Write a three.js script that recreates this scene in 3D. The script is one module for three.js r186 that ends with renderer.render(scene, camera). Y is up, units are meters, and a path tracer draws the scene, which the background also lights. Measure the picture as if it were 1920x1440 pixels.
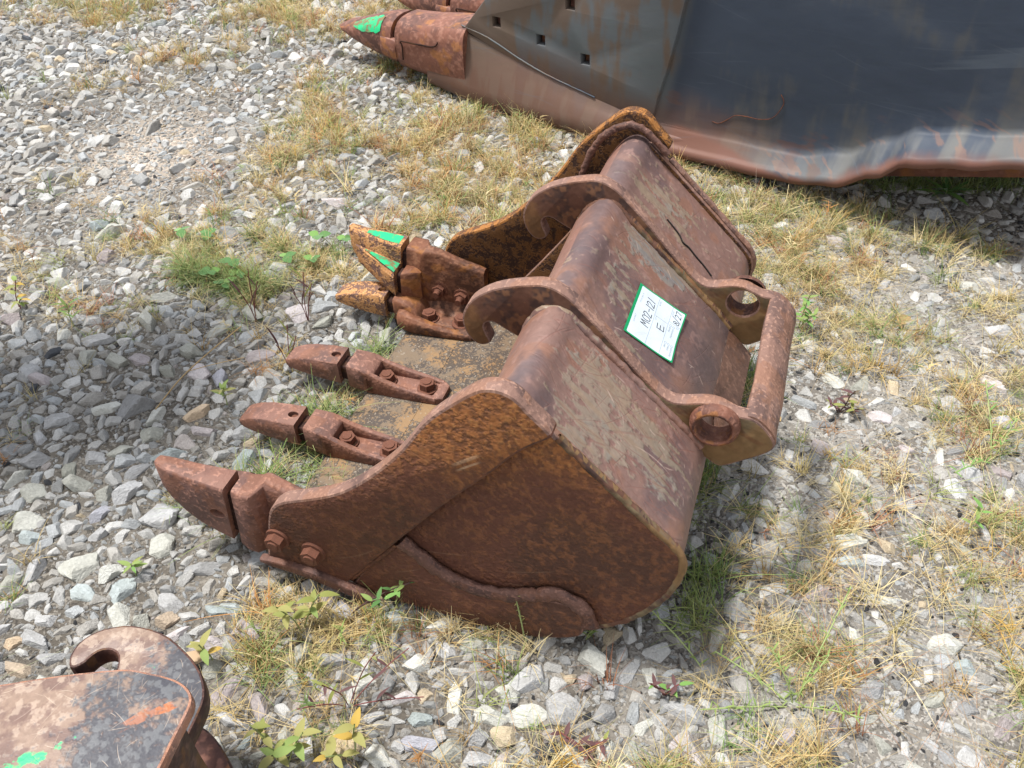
import * as THREE from 'three';
import { mergeGeometries, mergeVertices, toCreasedNormals } from 'three/addons/utils/BufferGeometryUtils.js';
import { Brush, Evaluator, SUBTRACTION } from 'three-bvh-csg';

// ---------------------------------------------------------------- camera, sky, sun, exposure
const scene = new THREE.Scene();
const renderer = new THREE.WebGLRenderer({ antialias: true });
renderer.setSize(1024, 768);
renderer.toneMapping = THREE.LinearToneMapping;
renderer.toneMappingExposure = 1.6;
renderer.shadowMap.enabled = true;
const camera = new THREE.PerspectiveCamera(45, 4 / 3, 0.05, 200);
camera.position.set(0, 1.2022, 0);
camera.up.set(0.0511, 0.7467, -0.6632);
camera.lookAt(0, 1.2022 - 0.6641, -0.7477);
scene.add(camera);

const sun = new THREE.DirectionalLight(new THREE.Color(1.0, 0.968, 0.915), 3.9);
const SUN = new THREE.Vector3(-0.31, 0.93, -0.12).normalize();
sun.position.copy(SUN).multiplyScalar(12).add(new THREE.Vector3(0, 0, -1.5));
sun.target.position.set(0, 0, -1.5);
sun.castShadow = true;
sun.shadow.radius = 18;
sun.shadow.mapSize.set(2048, 2048);
Object.assign(sun.shadow.camera, { left: -4, right: 4, top: 4, bottom: -4, near: 1, far: 30 });
scene.add(sun, sun.target);

// ---------------------------------------------------------------- random numbers and noise
function rng(seed) { let s = seed >>> 0; return () => { s = (s + 0x6D2B79F5) >>> 0; let t = s; t = Math.imul(t ^ (t >>> 15), t | 1); t ^= t + Math.imul(t ^ (t >>> 7), t | 61); return ((t ^ (t >>> 14)) >>> 0) / 4294967296; }; }
const PT = new Uint8Array(512), VT = new Float32Array(256);
{ const r = rng(77); const p = [...Array(256).keys()]; for (let i = 255; i > 0; i--) { const j = Math.floor(r() * (i + 1)); [p[i], p[j]] = [p[j], p[i]]; } for (let i = 0; i < 512; i++) PT[i] = p[i & 255]; for (let i = 0; i < 256; i++) VT[i] = r(); }
function vn(x, y, p, s = 0) {
  const xi = Math.floor(x), yi = Math.floor(y); let fx = x - xi, fy = y - yi; fx = fx * fx * (3 - 2 * fx); fy = fy * fy * (3 - 2 * fy);
  const x0 = ((xi % p) + p) % p, x1 = (x0 + 1) % p, y0 = ((yi % p) + p) % p, y1 = (y0 + 1) % p;
  const a = VT[PT[PT[(x0 + s) & 255] + y0 & 255]], b = VT[PT[PT[(x1 + s) & 255] + y0 & 255]], c = VT[PT[PT[(x0 + s) & 255] + y1 & 255]], d = VT[PT[PT[(x1 + s) & 255] + y1 & 255]];
  return a + (b - a) * fx + (c - a) * fy + (a - b - c + d) * fx * fy;
}
function fbm(u, v, f, oct, s = 0) { let a = 0, w = 0.5, t = 0; for (let i = 0; i < oct; i++) { const p = Math.min(f, 256); a += w * vn(u * p, v * p, p, s + i * 37); t += w; w *= 0.55; f *= 2; } return a / t; }
function fbm2(u, v, fx, fy, oct, s = 0) { let a = 0, w = 0.5, t = 0; for (let i = 0; i < oct; i++) { const p = 256; a += w * vn(u * fx + s * 3.7, v * fy + s * 1.3, p, s + i * 37); t += w; w *= 0.55; fx *= 2; fy *= 2; } return a / t; }
const sst = (a, b, x) => { const t = Math.min(1, Math.max(0, (x - a) / (b - a))); return t * t * (3 - 2 * t); };
const clamp = (x, a = 0, b = 1) => Math.min(b, Math.max(a, x));
function mixc(c, d, t) { c[0] += (d[0] - c[0]) * t; c[1] += (d[1] - c[1]) * t; c[2] += (d[2] - c[2]) * t; }
function scl(c, k) { c[0] *= k; c[1] *= k; c[2] *= k; }
const ENC = new Uint8Array(4097); for (let i = 0; i <= 4096; i++) { const x = i / 4096; ENC[i] = Math.round(255 * (x <= 0.0031308 ? 12.92 * x : 1.055 * Math.pow(x, 1 / 2.4) - 0.055)); }
function tex(W, H, fn, wrap = THREE.RepeatWrapping) {
  const d = new Uint8Array(W * H * 4), h = new Uint8Array(W * H * 4), c = [0, 0, 0];
  for (let y = 0; y < H; y++) for (let x = 0; x < W; x++) {
    const k = fn(x / W, y / H, c, x, y), i = (y * W + x) * 4;
    for (let j = 0; j < 3; j++) d[i + j] = ENC[Math.round(clamp(c[j]) * 4096)];
    d[i + 3] = 255; h[i] = h[i + 1] = h[i + 2] = Math.round(clamp(k) * 255); h[i + 3] = 255;
  }
  const mk = (a, srgb) => { const t = new THREE.DataTexture(a, W, H, THREE.RGBAFormat); t.magFilter = THREE.LinearFilter; t.minFilter = THREE.LinearMipmapLinearFilter; t.generateMipmaps = true; t.wrapS = t.wrapT = wrap; if (srgb) t.colorSpace = THREE.SRGBColorSpace; t.needsUpdate = true; return t; };
  return { map: mk(d, true), bump: mk(h, false) };
}
function strokes(W, H, list) {                    // list of [x0, y0, angle, length, curve, width, strength] in texture units (0..1)
  const m = new Float32Array(W * H);
  for (const [x0, y0, a0, len, curve, wid, val] of list) {
    let x = x0 * W, y = y0 * H, a = a0; const n = Math.ceil(len * W * 1.5), r = wid * 0.5 * W;
    for (let i = 0; i < n; i++) {
      x += Math.cos(a) / 1.5; y += Math.sin(a) / 1.5; a += curve / n;
      const e = Math.min(1, 4 * Math.min(i, n - i) / n), q = Math.ceil(r + 1);
      for (let dy = -q; dy <= q; dy++) for (let dx = -q; dx <= q; dx++) {
        const X = Math.round(x + dx), Y = Math.round(y + dy), dd = Math.hypot(X - x, Y - y), v = val * e * clamp(r + 0.7 - dd);
        if (v > 0) { const k = (((Y % H) + H) % H) * W + (((X % W) + W) % W); if (v > m[k]) m[k] = v; }
      }
    }
  }
  return m;
}

// ---------------------------------------------------------------- sky: bright, hazy, thin cloud
{
  const W = 512, H = 256, d = new Float32Array(W * H * 4), sd = SUN;
  for (let y = 0; y < H; y++) for (let x = 0; x < W; x++) {
    const el = (y + 0.5) / H * Math.PI - Math.PI / 2, az = (x + 0.5) / W * 2 * Math.PI - Math.PI;
    const vx = Math.cos(el) * Math.cos(az), vy = Math.sin(el), vz = Math.cos(el) * Math.sin(az);
    const i = (y * W + x) * 4, t = clamp(vy), cl = sst(0.34, 0.66, fbm(x / W, y / H * 0.5, 6, 5, 11));
    const c = [0.50 - 0.20 * t, 0.60 - 0.19 * t, 0.74 - 0.13 * t];
    mixc(c, [1.06, 1.07, 1.10], 0.35 + 0.55 * cl);
    const g = Math.max(0, vx * sd.x + vy * sd.y + vz * sd.z), halo = 0.55 * Math.pow(g, 10);
    for (let j = 0; j < 3; j++) d[i + j] = (vy < 0 ? [0.36, 0.35, 0.33][j] : c[j] * 0.70 + halo);
    d[i + 3] = 1;
  }
  const t = new THREE.DataTexture(d, W, H, THREE.RGBAFormat, THREE.FloatType);
  t.mapping = THREE.EquirectangularReflectionMapping; t.magFilter = t.minFilter = THREE.LinearFilter; t.colorSpace = THREE.LinearSRGBColorSpace; t.needsUpdate = true;
  scene.background = t; scene.environment = t;
}

// ---------------------------------------------------------------- names, tags, geometry helpers
const used = {};
function numbered(n) { used[n] = (used[n] ?? -1) + 1; return used[n] ? n + '_' + String(used[n]).padStart(3, '0') : n; }
function tag(o, label, category, group, kind) { if (label) o.userData.label = label; if (category) o.userData.category = category; if (group) o.userData.group = group; if (kind) o.userData.kind = kind; return o; }
function thing(name, label, category, pos = [0, 0, 0], turn = 0, group) { const o = new THREE.Group(); o.name = numbered(name); o.position.set(...pos); o.rotation.y = turn; scene.add(o); return tag(o, label, category, group); }
function part(parent, name, geo, mat, label) { const m = new THREE.Mesh(geo, mat); m.name = name; m.castShadow = m.receiveShadow = true; if (label) m.userData.label = label; parent.add(m); return m; }
const V2 = (a) => new THREE.Vector2(a[0], a[1]);
function chaikin(p, n = 1) { for (let k = 0; k < n; k++) { const q = []; for (let i = 0; i < p.length; i++) { const a = p[i], b = p[(i + 1) % p.length], L = Math.hypot(b[0] - a[0], b[1] - a[1]), t = Math.min(0.25, 0.03 / L); q.push([a[0] + (b[0] - a[0]) * t, a[1] + (b[1] - a[1]) * t], [b[0] - (b[0] - a[0]) * t, b[1] - (b[1] - a[1]) * t]); } p = q; } return p; }
// a plate: outline in (x, y), thickness from z0 to z1, edges bevelled
function plate(pts, z0, z1, { bevel = 0.0025, smooth = 1, holes = [], crease = 0.6 } = {}) {
  const s = new THREE.Shape((smooth ? chaikin(pts, smooth) : pts).map(V2));
  for (const h of holes) s.holes.push(h);
  const g = new THREE.ExtrudeGeometry(s, { depth: z1 - z0 - 2 * bevel, bevelEnabled: bevel > 0, bevelSize: bevel, bevelThickness: bevel, bevelOffset: -bevel, bevelSegments: 2, steps: 1, curveSegments: 24 });
  g.translate(0, 0, z0 + bevel);
  const gr = g.groups.slice(), r = toCreasedNormals(g, crease); r.groups = gr;
  return r;
}
function regroup(g, test) {                          // side faces for which test(x, y, z) is true form a third material group
  const p = g.attributes.position, tri = [], gr = g.groups; for (const q of gr) for (let i = q.start; i < q.start + q.count; i += 3) { let m = q.materialIndex; if (m === 1) { const c = [0, 1, 2].map((k) => (p.getComponent(i, k) + p.getComponent(i + 1, k) + p.getComponent(i + 2, k)) / 3); if (test(...c)) m = 2; } tri.push([m, i]); }
  tri.sort((a, b) => a[0] - b[0] || a[1] - b[1]); const o = new THREE.BufferGeometry();
  for (const k in g.attributes) { const a = g.attributes[k], n = a.itemSize, d = new Float32Array(tri.length * 3 * n); tri.forEach(([, i], t) => d.set(a.array.subarray(i * n, (i + 3) * n), t * 3 * n)); o.setAttribute(k, new THREE.BufferAttribute(d, n)); }
  let st = 0; for (const m of [0, 1, 2]) { const c = tri.filter((t) => t[0] === m).length * 3; if (c) o.addGroup(st, c, m); st += c; } return o;
}
function circleHole(x, y, r) { const p = new THREE.Path(); p.absarc(x, y, r, 0, Math.PI * 2, true); return p; }
// loft through rings of equal length (each a list of [x, y, z]), closed with caps; uv = longest two local axes in metres
function loft(rings, { closed = true, caps = true, crease = 0.7 } = {}) {
  const pos = [], idx = [], n = rings[0].length, m = closed ? n : n - 1;
  for (const r of rings) for (const p of r) pos.push(...p);
  for (let i = 0; i < rings.length - 1; i++) for (let j = 0; j < m; j++) { const a = i * n + j, b = i * n + (j + 1) % n, c = a + n, d = b + n; idx.push(a, b, c, b, d, c); }
  if (caps) for (const [k, flip] of [[0, true], [rings.length - 1, false]]) {
    const c = rings[k].reduce((s, p) => [s[0] + p[0] / n, s[1] + p[1] / n, s[2] + p[2] / n], [0, 0, 0]), ci = pos.length / 3; pos.push(...c);
    for (let j = 0; j < n; j++) { const a = k * n + j, b = k * n + (j + 1) % n; flip ? idx.push(ci, b, a) : idx.push(ci, a, b); }
  }
  let g = new THREE.BufferGeometry(); g.setAttribute('position', new THREE.Float32BufferAttribute(pos, 3)); g.setIndex(idx);
  // make sure the faces look outwards
  let vol = 0; for (let i = 0; i < idx.length; i += 3) { const a = idx[i] * 3, b = idx[i + 1] * 3, c = idx[i + 2] * 3; vol += pos[a] * (pos[b + 1] * pos[c + 2] - pos[b + 2] * pos[c + 1]) - pos[a + 1] * (pos[b] * pos[c + 2] - pos[b + 2] * pos[c]) + pos[a + 2] * (pos[b] * pos[c + 1] - pos[b + 1] * pos[c]); }
  if (vol < 0) { for (let i = 0; i < idx.length; i += 3) { const t = idx[i + 1]; idx[i + 1] = idx[i + 2]; idx[i + 2] = t; } g.setIndex(idx); }
  return boxUV(toCreasedNormals(g, crease));
}
// uv in metres from the face direction
function boxUV(g) {
  if (g.index) g = g.toNonIndexed();
  const p = g.attributes.position, uv = new Float32Array(p.count * 2), a = new THREE.Vector3(), b = new THREE.Vector3(), c = new THREE.Vector3();
  for (let i = 0; i < p.count; i += 3) {
    a.fromBufferAttribute(p, i); b.fromBufferAttribute(p, i + 1); c.fromBufferAttribute(p, i + 2); b.sub(a); c.sub(a); b.cross(c);
    const x = Math.abs(b.x), y = Math.abs(b.y), z = Math.abs(b.z);
    for (let k = 0; k < 3; k++) { const X = p.getX(i + k), Y = p.getY(i + k), Z = p.getZ(i + k); const q = z >= x && z >= y ? [X, Y] : y >= x ? [X, Z] : [Z, Y]; uv[(i + k) * 2] = q[0]; uv[(i + k) * 2 + 1] = q[1]; }
  }
  g.setAttribute('uv', new THREE.BufferAttribute(uv, 2)); return g;
}
function clean(g) { const h = g.index ? g.toNonIndexed() : g.clone(); for (const k of Object.keys(h.attributes)) if (!['position', 'normal', 'uv'].includes(k)) h.deleteAttribute(k); h.groups = []; if (!h.attributes.uv) boxUV(h); return h; }
const merge = (...l) => mergeGeometries(l.flat().map(clean));
// ring with rounded corners in the plane across x (y0..y1, z0..z1)
function rr(x, y0, y1, z0, z1, r, shear = 0) {
  const out = [], cy = (y0 + y1) / 2; r = Math.min(r, (y1 - y0) / 2.05, (z1 - z0) / 2.05);
  for (const [sy, sz, a0] of [[1, 1, 0], [-1, 1, 1], [-1, -1, 2], [1, -1, 3]]) for (let k = 0; k <= 3; k++) {
    const a = (a0 + k / 3) * Math.PI / 2, Y = (sy > 0 ? y1 - r : y0 + r) + r * Math.cos(a), Z = (sz > 0 ? z1 - r : z0 + r) + r * Math.sin(a);
    out.push([x + shear * (Y - cy), Y, Z]);
  }
  return out;
}
const rrLoft = (st, o) => loft(st.map((s) => rr(...s)), o);
function mirrorZ(g, zm) { const h = g.clone(); h.scale(1, 1, -1); h.translate(0, 0, zm); const p = h.attributes; for (const k in p) { const a = p[k], n = a.itemSize, arr = a.array; for (let i = 0; i < a.count; i += 3) for (let j = 0; j < n; j++) { const t = arr[(i + 1) * n + j]; arr[(i + 1) * n + j] = arr[(i + 2) * n + j]; arr[(i + 2) * n + j] = t; } } return h; }
const ev = new Evaluator(); ev.attributes = ['position', 'normal', 'uv']; ev.useGroups = false;
function cut(g, ...tools) { let b = new Brush(clean(g)); b.updateMatrixWorld(); for (const t of tools) { const tb = new Brush(clean(t)); tb.updateMatrixWorld(); b = ev.evaluate(b, tb, SUBTRACTION); } return b.geometry; }
function tube(pts, r, seg = 60, rad = 8) { return new THREE.TubeGeometry(new THREE.CatmullRomCurve3(pts.map((p) => new THREE.Vector3(...p))), seg, r, rad); }
function bead(pts, r, seed, seg = 90) {          // a weld bead: uneven tube
  const g = tube(pts, r, seg, 8), p = g.attributes.position, n = g.attributes.normal;
  for (let i = 0; i < p.count; i++) { const k = r * 0.5 * (vn(p.getX(i) * 160, p.getY(i) * 160 + p.getZ(i) * 160, 256, seed) - 0.4); p.setXYZ(i, p.getX(i) + n.getX(i) * k, p.getY(i) + n.getY(i) * k, p.getZ(i) + n.getZ(i) * k); }
  g.computeVertexNormals(); return boxUV(g);
}

// ---------------------------------------------------------------- textures of the metal
const R1 = rng(5);
function std(t, rough, bump, extra = {}) { return new THREE.MeshPhysicalMaterial({ map: t.map, bumpMap: t.bump, bumpScale: bump, roughness: rough, metalness: 0, specularIntensity: 0.4, ...extra }); }
function rep(t, k) { const o = {}; for (const n of ['map', 'bump']) { o[n] = t[n].clone(); o[n].repeat.set(k, k); o[n].needsUpdate = true; } return o; }

// plain reddish-brown rust, 0.3 m tile
const tRust = tex(512, 512, (u, v, c) => {
  const a = fbm(u, v, 5, 6, 1), b = fbm(u, v, 40, 3, 2), g = fbm(u, v, 11, 5, 9);
  c[0] = 0.155; c[1] = 0.066; c[2] = 0.045; mixc(c, [0.085, 0.042, 0.034], sst(0.42, 0.66, a)); mixc(c, [0.235, 0.115, 0.082], 0.75 * sst(0.5, 0.8, b));
  mixc(c, [0.25, 0.105, 0.035], 0.65 * sst(0.55, 0.7, g)); scl(c, 0.85 + 0.3 * fbm(u, v, 90, 2, 5));
  return 0.4 * a + 0.6 * b;
});
// orange flaky rust over dark brown (teeth at the far corner, inside faces)
const tOrange = tex(512, 512, (u, v, c) => {
  const a = fbm(u, v, 14, 6, 21), b = fbm(u, v, 60, 4, 22), g = fbm(u, v, 5, 4, 25);
  c[0] = 0.098; c[1] = 0.048; c[2] = 0.026; const k = sst(0.5, 0.6, 0.45 * a + 0.4 * b + 0.25 * g);
  mixc(c, [0.29, 0.125, 0.034], k); mixc(c, [0.38, 0.20, 0.075], 0.7 * sst(0.62, 0.78, b) * k); scl(c, 0.82 + 0.36 * fbm(u, v, 80, 2, 26));
  return 0.3 * b + 0.5 * k;
});
// pale worn rust of plate edges
const tEdge = tex(512, 512, (u, v, c) => {
  const a = fbm(u, v, 6, 5, 31), b = fbm(u, v, 60, 3, 32);
  c[0] = 0.205; c[1] = 0.119; c[2] = 0.094; mixc(c, [0.122, 0.074, 0.063], sst(0.45, 0.68, a)); mixc(c, [0.34, 0.20, 0.15], 0.8 * sst(0.56, 0.8, b)); mixc(c, [0.25, 0.115, 0.06], 0.35 * sst(0.56, 0.68, fbm(u, v, 9, 4, 35)));
  return 0.5 * a + 0.5 * b;
});
// worn floor inside the bucket
const tFloor = tex(512, 512, (u, v, c) => {
  const a = fbm(u, v, 5, 5, 41), b = fbm(u, v, 60, 3, 42), g = fbm(u, v, 9, 4, 43);
  c[0] = 0.165; c[1] = 0.122; c[2] = 0.085; mixc(c, [0.24, 0.15, 0.078], sst(0.54, 0.7, a)); mixc(c, [0.055, 0.047, 0.043], 0.85 * sst(0.5, 0.6, 0.55 * b + 0.5 * g)); mixc(c, [0.42, 0.35, 0.27], 0.5 * sst(0.68, 0.8, b));
  return b;
});
// outside of the wrapper: u = along the profile (0.75 m), v = across the bucket (0.75 m)
const WR = 0.75;
const tWrap = (() => {
  const N = 1024, L = [], D = [], B = [];
  for (let i = 0; i < 760; i++) { const v = R1(), d = v < 0.36 ? 1 : 0.5; if (R1() < d) L.push([0.14 + R1() * 0.36, v, (R1() - 0.5) * 0.8 + (R1() < 0.16 ? 1.0 : -0.05), 0.015 + R1() * R1() * 0.17, (R1() - 0.5) * 1.1, 0.001 + R1() * R1() * R1() * 0.005, 0.6 + 0.4 * R1()]); }
  for (let i = 0; i < 300; i++) D.push([R1() * 0.6, R1(), (R1() - 0.5) * 1.4, 0.02 + R1() * 0.1, (R1() - 0.5) * 0.8, 0.0012 + R1() * 0.0015, 0.3 + 0.5 * R1()]);
  for (let i = 0; i < 70; i++) B.push([R1() * 0.6, R1(), (R1() - 0.5) * 2.4, 0.008 + R1() * 0.025, (R1() - 0.5) * 1.5, 0.0012 + R1() * 0.001, 0.4 + 0.6 * R1()]);
  B.push([0.40, 0.15, 0.45, 0.10, -0.7, 0.0022, 0.7]);
  const mL = strokes(N, N, L), mD = strokes(N, N, D), mB = strokes(N, N, B);
  const blob = (s, w, s0, w0, rs, rw) => Math.exp(-(((s - s0) / rs) ** 2) - ((w - w0) / rw) ** 2);
  return tex(N, N, (u, v, c, x, y) => {
    const s = u * WR, w = v * WR, a = fbm(u, v, 6, 6, 51), b = fbm(u, v, 70, 3, 52), st = fbm2(u + v * 0.25, v, 9, 60, 4, 53), g = fbm(u, v, 18, 4, 54), k = y * N + x;
    c[0] = 0.182; c[1] = 0.106; c[2] = 0.087; mixc(c, [0.200, 0.104, 0.074], sst(0.5, 0.68, g)); mixc(c, [0.098, 0.064, 0.064], 0.8 * sst(0.5, 0.68, a)); mixc(c, [0.27, 0.16, 0.135], 0.5 * sst(0.6, 0.8, b));
    // worn grey-green paint on the upper panel; blue-grey patch by the far ear
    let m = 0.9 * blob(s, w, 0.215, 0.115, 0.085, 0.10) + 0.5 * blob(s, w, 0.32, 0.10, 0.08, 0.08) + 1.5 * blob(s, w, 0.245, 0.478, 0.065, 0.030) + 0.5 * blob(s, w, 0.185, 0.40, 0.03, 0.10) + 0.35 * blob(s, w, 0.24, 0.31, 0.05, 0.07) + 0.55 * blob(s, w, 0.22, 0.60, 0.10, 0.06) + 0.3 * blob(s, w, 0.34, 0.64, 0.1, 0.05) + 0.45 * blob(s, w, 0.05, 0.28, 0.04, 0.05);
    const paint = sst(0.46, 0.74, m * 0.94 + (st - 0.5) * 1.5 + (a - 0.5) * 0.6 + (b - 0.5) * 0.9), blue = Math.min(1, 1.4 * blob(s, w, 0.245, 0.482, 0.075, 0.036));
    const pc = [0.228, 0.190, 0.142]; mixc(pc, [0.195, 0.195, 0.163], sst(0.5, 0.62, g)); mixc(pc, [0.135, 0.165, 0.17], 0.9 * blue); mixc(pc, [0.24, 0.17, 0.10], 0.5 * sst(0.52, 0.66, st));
    mixc(c, pc, 0.66 * paint);
    mixc(c, [0.175, 0.080, 0.062], 0.62 * mL[k]); mixc(c, [0.125, 0.072, 0.062], 0.35 * mD[k]);
    // dark, polished rust on the top bend
    mixc(c, [0.085, 0.062, 0.066], 0.75 * sst(0.45, 0.62, fbm(u, v, 14, 4, 57)) * Math.exp(-(((s - 0.112) / 0.024) ** 2)));
    mixc(c, [0.075, 0.058, 0.058], 0.7 * Math.exp(-(((s - 0.385) / 0.035) ** 2)) * sst(0.2, 0.25, w) * sst(0.54, 0.49, w) * sst(0.35, 0.6, a + 0.1));  // shade painted on the heel between the ears, where it turns from the sun
    mixc(c, [0.43, 0.32, 0.27], 0.7 * mB[k]);
    if (s < 0.09) mixc(c, [0.235, 0.115, 0.085], 0.7 * sst(0.35, 0.65, a));
    scl(c, 0.88 + 0.24 * fbm(u, v, 110, 2, 58));
    return 0.45 + 0.25 * (b - 0.5) + 0.22 * (a - 0.5) + 0.25 * paint - 0.15 * mL[k] - 0.08 * mD[k];
  });
})();
// outer faces of the near side: (u, y) in metres, y from -0.25
const tSide = (() => {
  const N = 1024, L = [], D = [];
  for (let i = 0; i < 260; i++) L.push([0.05 + R1() * 0.65, 0.25 + R1() * 0.5, (R1() < 0.5 ? 0.1 : 2.9) + (R1() - 0.5) * 0.9, 0.02 + R1() * 0.09, (R1() - 0.5) * 0.7, 0.001 + R1() * 0.0012, 0.25 + 0.5 * R1()]);
  for (let i = 0; i < 7; i++) D.push([0.25 + R1() * 0.4, 0.28 + R1() * 0.3, Math.PI - 0.25 + (R1() - 0.5) * 0.5, 0.05 + R1() * 0.12, -0.3 + (R1() - 0.5) * 0.5, 0.0012, 0.3]);
  D.push([0.352, 0.583, 2.45, 0.052, 0.1, 0.005, 0.8], [0.347, 0.575, 2.45, 0.045, 0.1, 0.003, 1]);
  const mL = strokes(N, N, L), mD = strokes(N, N, D);
  return tex(N, N, (u, v, c, x, y) => {
    const Y = v - 0.25, a = fbm(u, v, 9, 6, 61), b = fbm2(u, v, 230, 230, 3, 62), g = fbm2(u, v, 120, 105, 4, 63), k = y * N + x, d = fbm(u, v, 250, 2, 68), gl = fbm(u, v, 22, 4, 69);
    c[0] = 0.088; c[1] = 0.038; c[2] = 0.026; mixc(c, [0.062, 0.032, 0.023], 0.8 * sst(0.42, 0.66, a)); mixc(c, [0.125, 0.056, 0.033], 0.6 * sst(0.5, 0.7, g));
    const top = sst(0.24, 0.40, Y + (a - 0.5) * 0.22) * sst(0.55, 0.40, u), mid = Math.exp(-(((u - 0.22) / 0.14) ** 2) - ((Y - 0.20) / 0.10) ** 2), low = Math.exp(-(((u - 0.12) / 0.07) ** 2) - ((Y - 0.04) / 0.05) ** 2);
    const fl = sst(0.47, 0.63, 0.50 * g + 0.40 * b + 0.10 * gl + 0.10 * top + 0.02 * mid + 0.04 * low - 0.03);
    mixc(c, [0.25, 0.103, 0.036], 0.42 * top + fl * (0.10 + 0.34 * top + 0.12 * mid + 0.14 * low)); mixc(c, [0.30, 0.15, 0.055], 0.5 * top * sst(0.62, 0.75, b)); mixc(c, [0.045, 0.028, 0.024], 0.42 * top * sst(0.50, 0.66, fbm2(u, v, 130, 120, 4, 66)));
    mixc(c, [0.17, 0.095, 0.055], 0.22 * mL[k]); mixc(c, [0.36, 0.25, 0.16], 0.65 * mD[k]);
    scl(c, 0.8 + 0.4 * d);
    return 0.4 + 0.3 * (b - 0.5) + 0.3 * fl + 0.2 * (d - 0.5) - 0.15 * mL[k];
  });
})();
// faces of the hook ears: brown rust with thin olive paint
const tEar = tex(1024, 1024, (u, v, c) => {
  const a = fbm(u, v, 9, 6, 71), b = fbm(u, v, 90, 3, 72), g = fbm(u, v, 40, 4, 73), st = fbm2(u + v * 0.9, v - u * 0.5, 12, 70, 4, 74);
  c[0] = 0.112; c[1] = 0.054; c[2] = 0.036; mixc(c, [0.062, 0.036, 0.030], sst(0.45, 0.62, g)); mixc(c, [0.20, 0.096, 0.05], 0.7 * sst(0.56, 0.68, b * 0.5 + g * 0.5));
  const p = sst(0.46, 0.62, st * 0.6 + a * 0.45) * sst(0.36, 0.28, u); mixc(c, [0.185, 0.15, 0.082], 0.62 * p); mixc(c, [0.22, 0.11, 0.04], 0.5 * sst(0.57, 0.68, a));
  scl(c, 0.8 + 0.4 * fbm(u, v, 120, 2, 75));
  return 0.4 * b + 0.4 * g;
});
const M = {
  rust: std(rep(tRust, 3.3), 0.58, 0.0016), orange: std(rep(tOrange, 4.5), 0.75, 0.0012), edge: std(rep(tEdge, 4), 0.58, 0.0026), floor: std(rep(tFloor, 4), 0.6, 0.0008),
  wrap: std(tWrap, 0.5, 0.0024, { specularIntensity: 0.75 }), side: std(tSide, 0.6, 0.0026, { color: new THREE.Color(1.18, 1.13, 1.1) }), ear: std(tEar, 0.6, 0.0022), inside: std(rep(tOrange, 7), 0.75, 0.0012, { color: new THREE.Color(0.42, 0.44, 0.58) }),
  orangeEdge: std(rep(tOrange, 9), 0.7, 0.0014, { color: new THREE.Color(1.0, 0.98, 1.0) }),
  tooth: std(rep(tEdge, 3.3), 0.6, 0.0026, { color: new THREE.Color(0.97, 0.86, 0.84) }), paleTooth: std(rep(tOrange, 6), 0.72, 0.0022, { color: new THREE.Color(1.5, 1.75, 2.6) }),
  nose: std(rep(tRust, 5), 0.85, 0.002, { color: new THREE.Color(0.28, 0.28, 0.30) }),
  plain: std(rep(tEdge, 3), 0.62, 0.002, { color: new THREE.Color(0.62, 0.60, 0.58) }),
  boss: std(rep(tRust, 5), 0.62, 0.002, { color: new THREE.Color(1.0, 1.0, 0.98) }),
  bead: std(rep(tEdge, 5), 0.6, 0.003, { color: new THREE.Color(0.62, 0.56, 0.56) }),
  farCast: std(rep(tRust, 3), 0.6, 0.0024, { color: new THREE.Color(1.02, 0.98, 0.8) }),
  bolt: std(rep(tRust, 6), 0.55, 0.0006, { color: new THREE.Color(1.05, 0.95, 0.9) }),
  green: std(rep(tex(256, 256, (u, v, c) => { const b = fbm(u, v, 12, 5, 141), a = fbm(u, v, 4, 4, 142); c[0] = 0.022; c[1] = 0.46; c[2] = 0.185; mixc(c, [0.05, 0.30, 0.14], sst(0.4, 0.7, a)); mixc(c, [0.19, 0.12, 0.06], 0.9 * sst(0.565, 0.66, b * 0.7 + a * 0.35)); return b; }), 9), 0.6, 0.001),
};
tSide.map.offset.set(0, 0.25); tSide.bump.offset.set(0, 0.25); tEar.map.offset.set(0.1, 0.2); tEar.bump.offset.set(0.1, 0.2);
tWrap.map.wrapS = tWrap.map.wrapT = THREE.RepeatWrapping;

// ---------------------------------------------------------------- the rusty bucket (x towards the teeth, y up, z away across the bucket)
const WB = 0.742;                                   // overall width
const EAR_N = 0.218, EAR_F = 0.502, ET = 0.022;     // near faces of the hook ears
const bucket = thing('excavator_bucket', 'rusty brown excavator bucket with hook ears and a white inspection sticker on its back', 'excavator bucket', [0.2512, 0.02, -0.691], 2.79297);
const PROF = [[0.318, 0.352], [0.331, 0.366], [0.330, 0.382], [0.319, 0.403], [0.303, 0.424], [0.288, 0.4355], [0.2725, 0.4375], [0.2585, 0.430], [0.247, 0.4155], [0.232, 0.3985], [0.20, 0.3672], [0.165, 0.3324], [0.13, 0.2976], [0.10, 0.268], [0.082, 0.249], [0.068, 0.232], [0.060, 0.214], [0.057, 0.195], [0.060, 0.172], [0.073, 0.138], [0.094, 0.101], [0.125, 0.064], [0.165, 0.035], [0.21, 0.014], [0.26, 0.0], [0.32, -0.006], [0.42, -0.009], [0.525, -0.010]];
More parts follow.
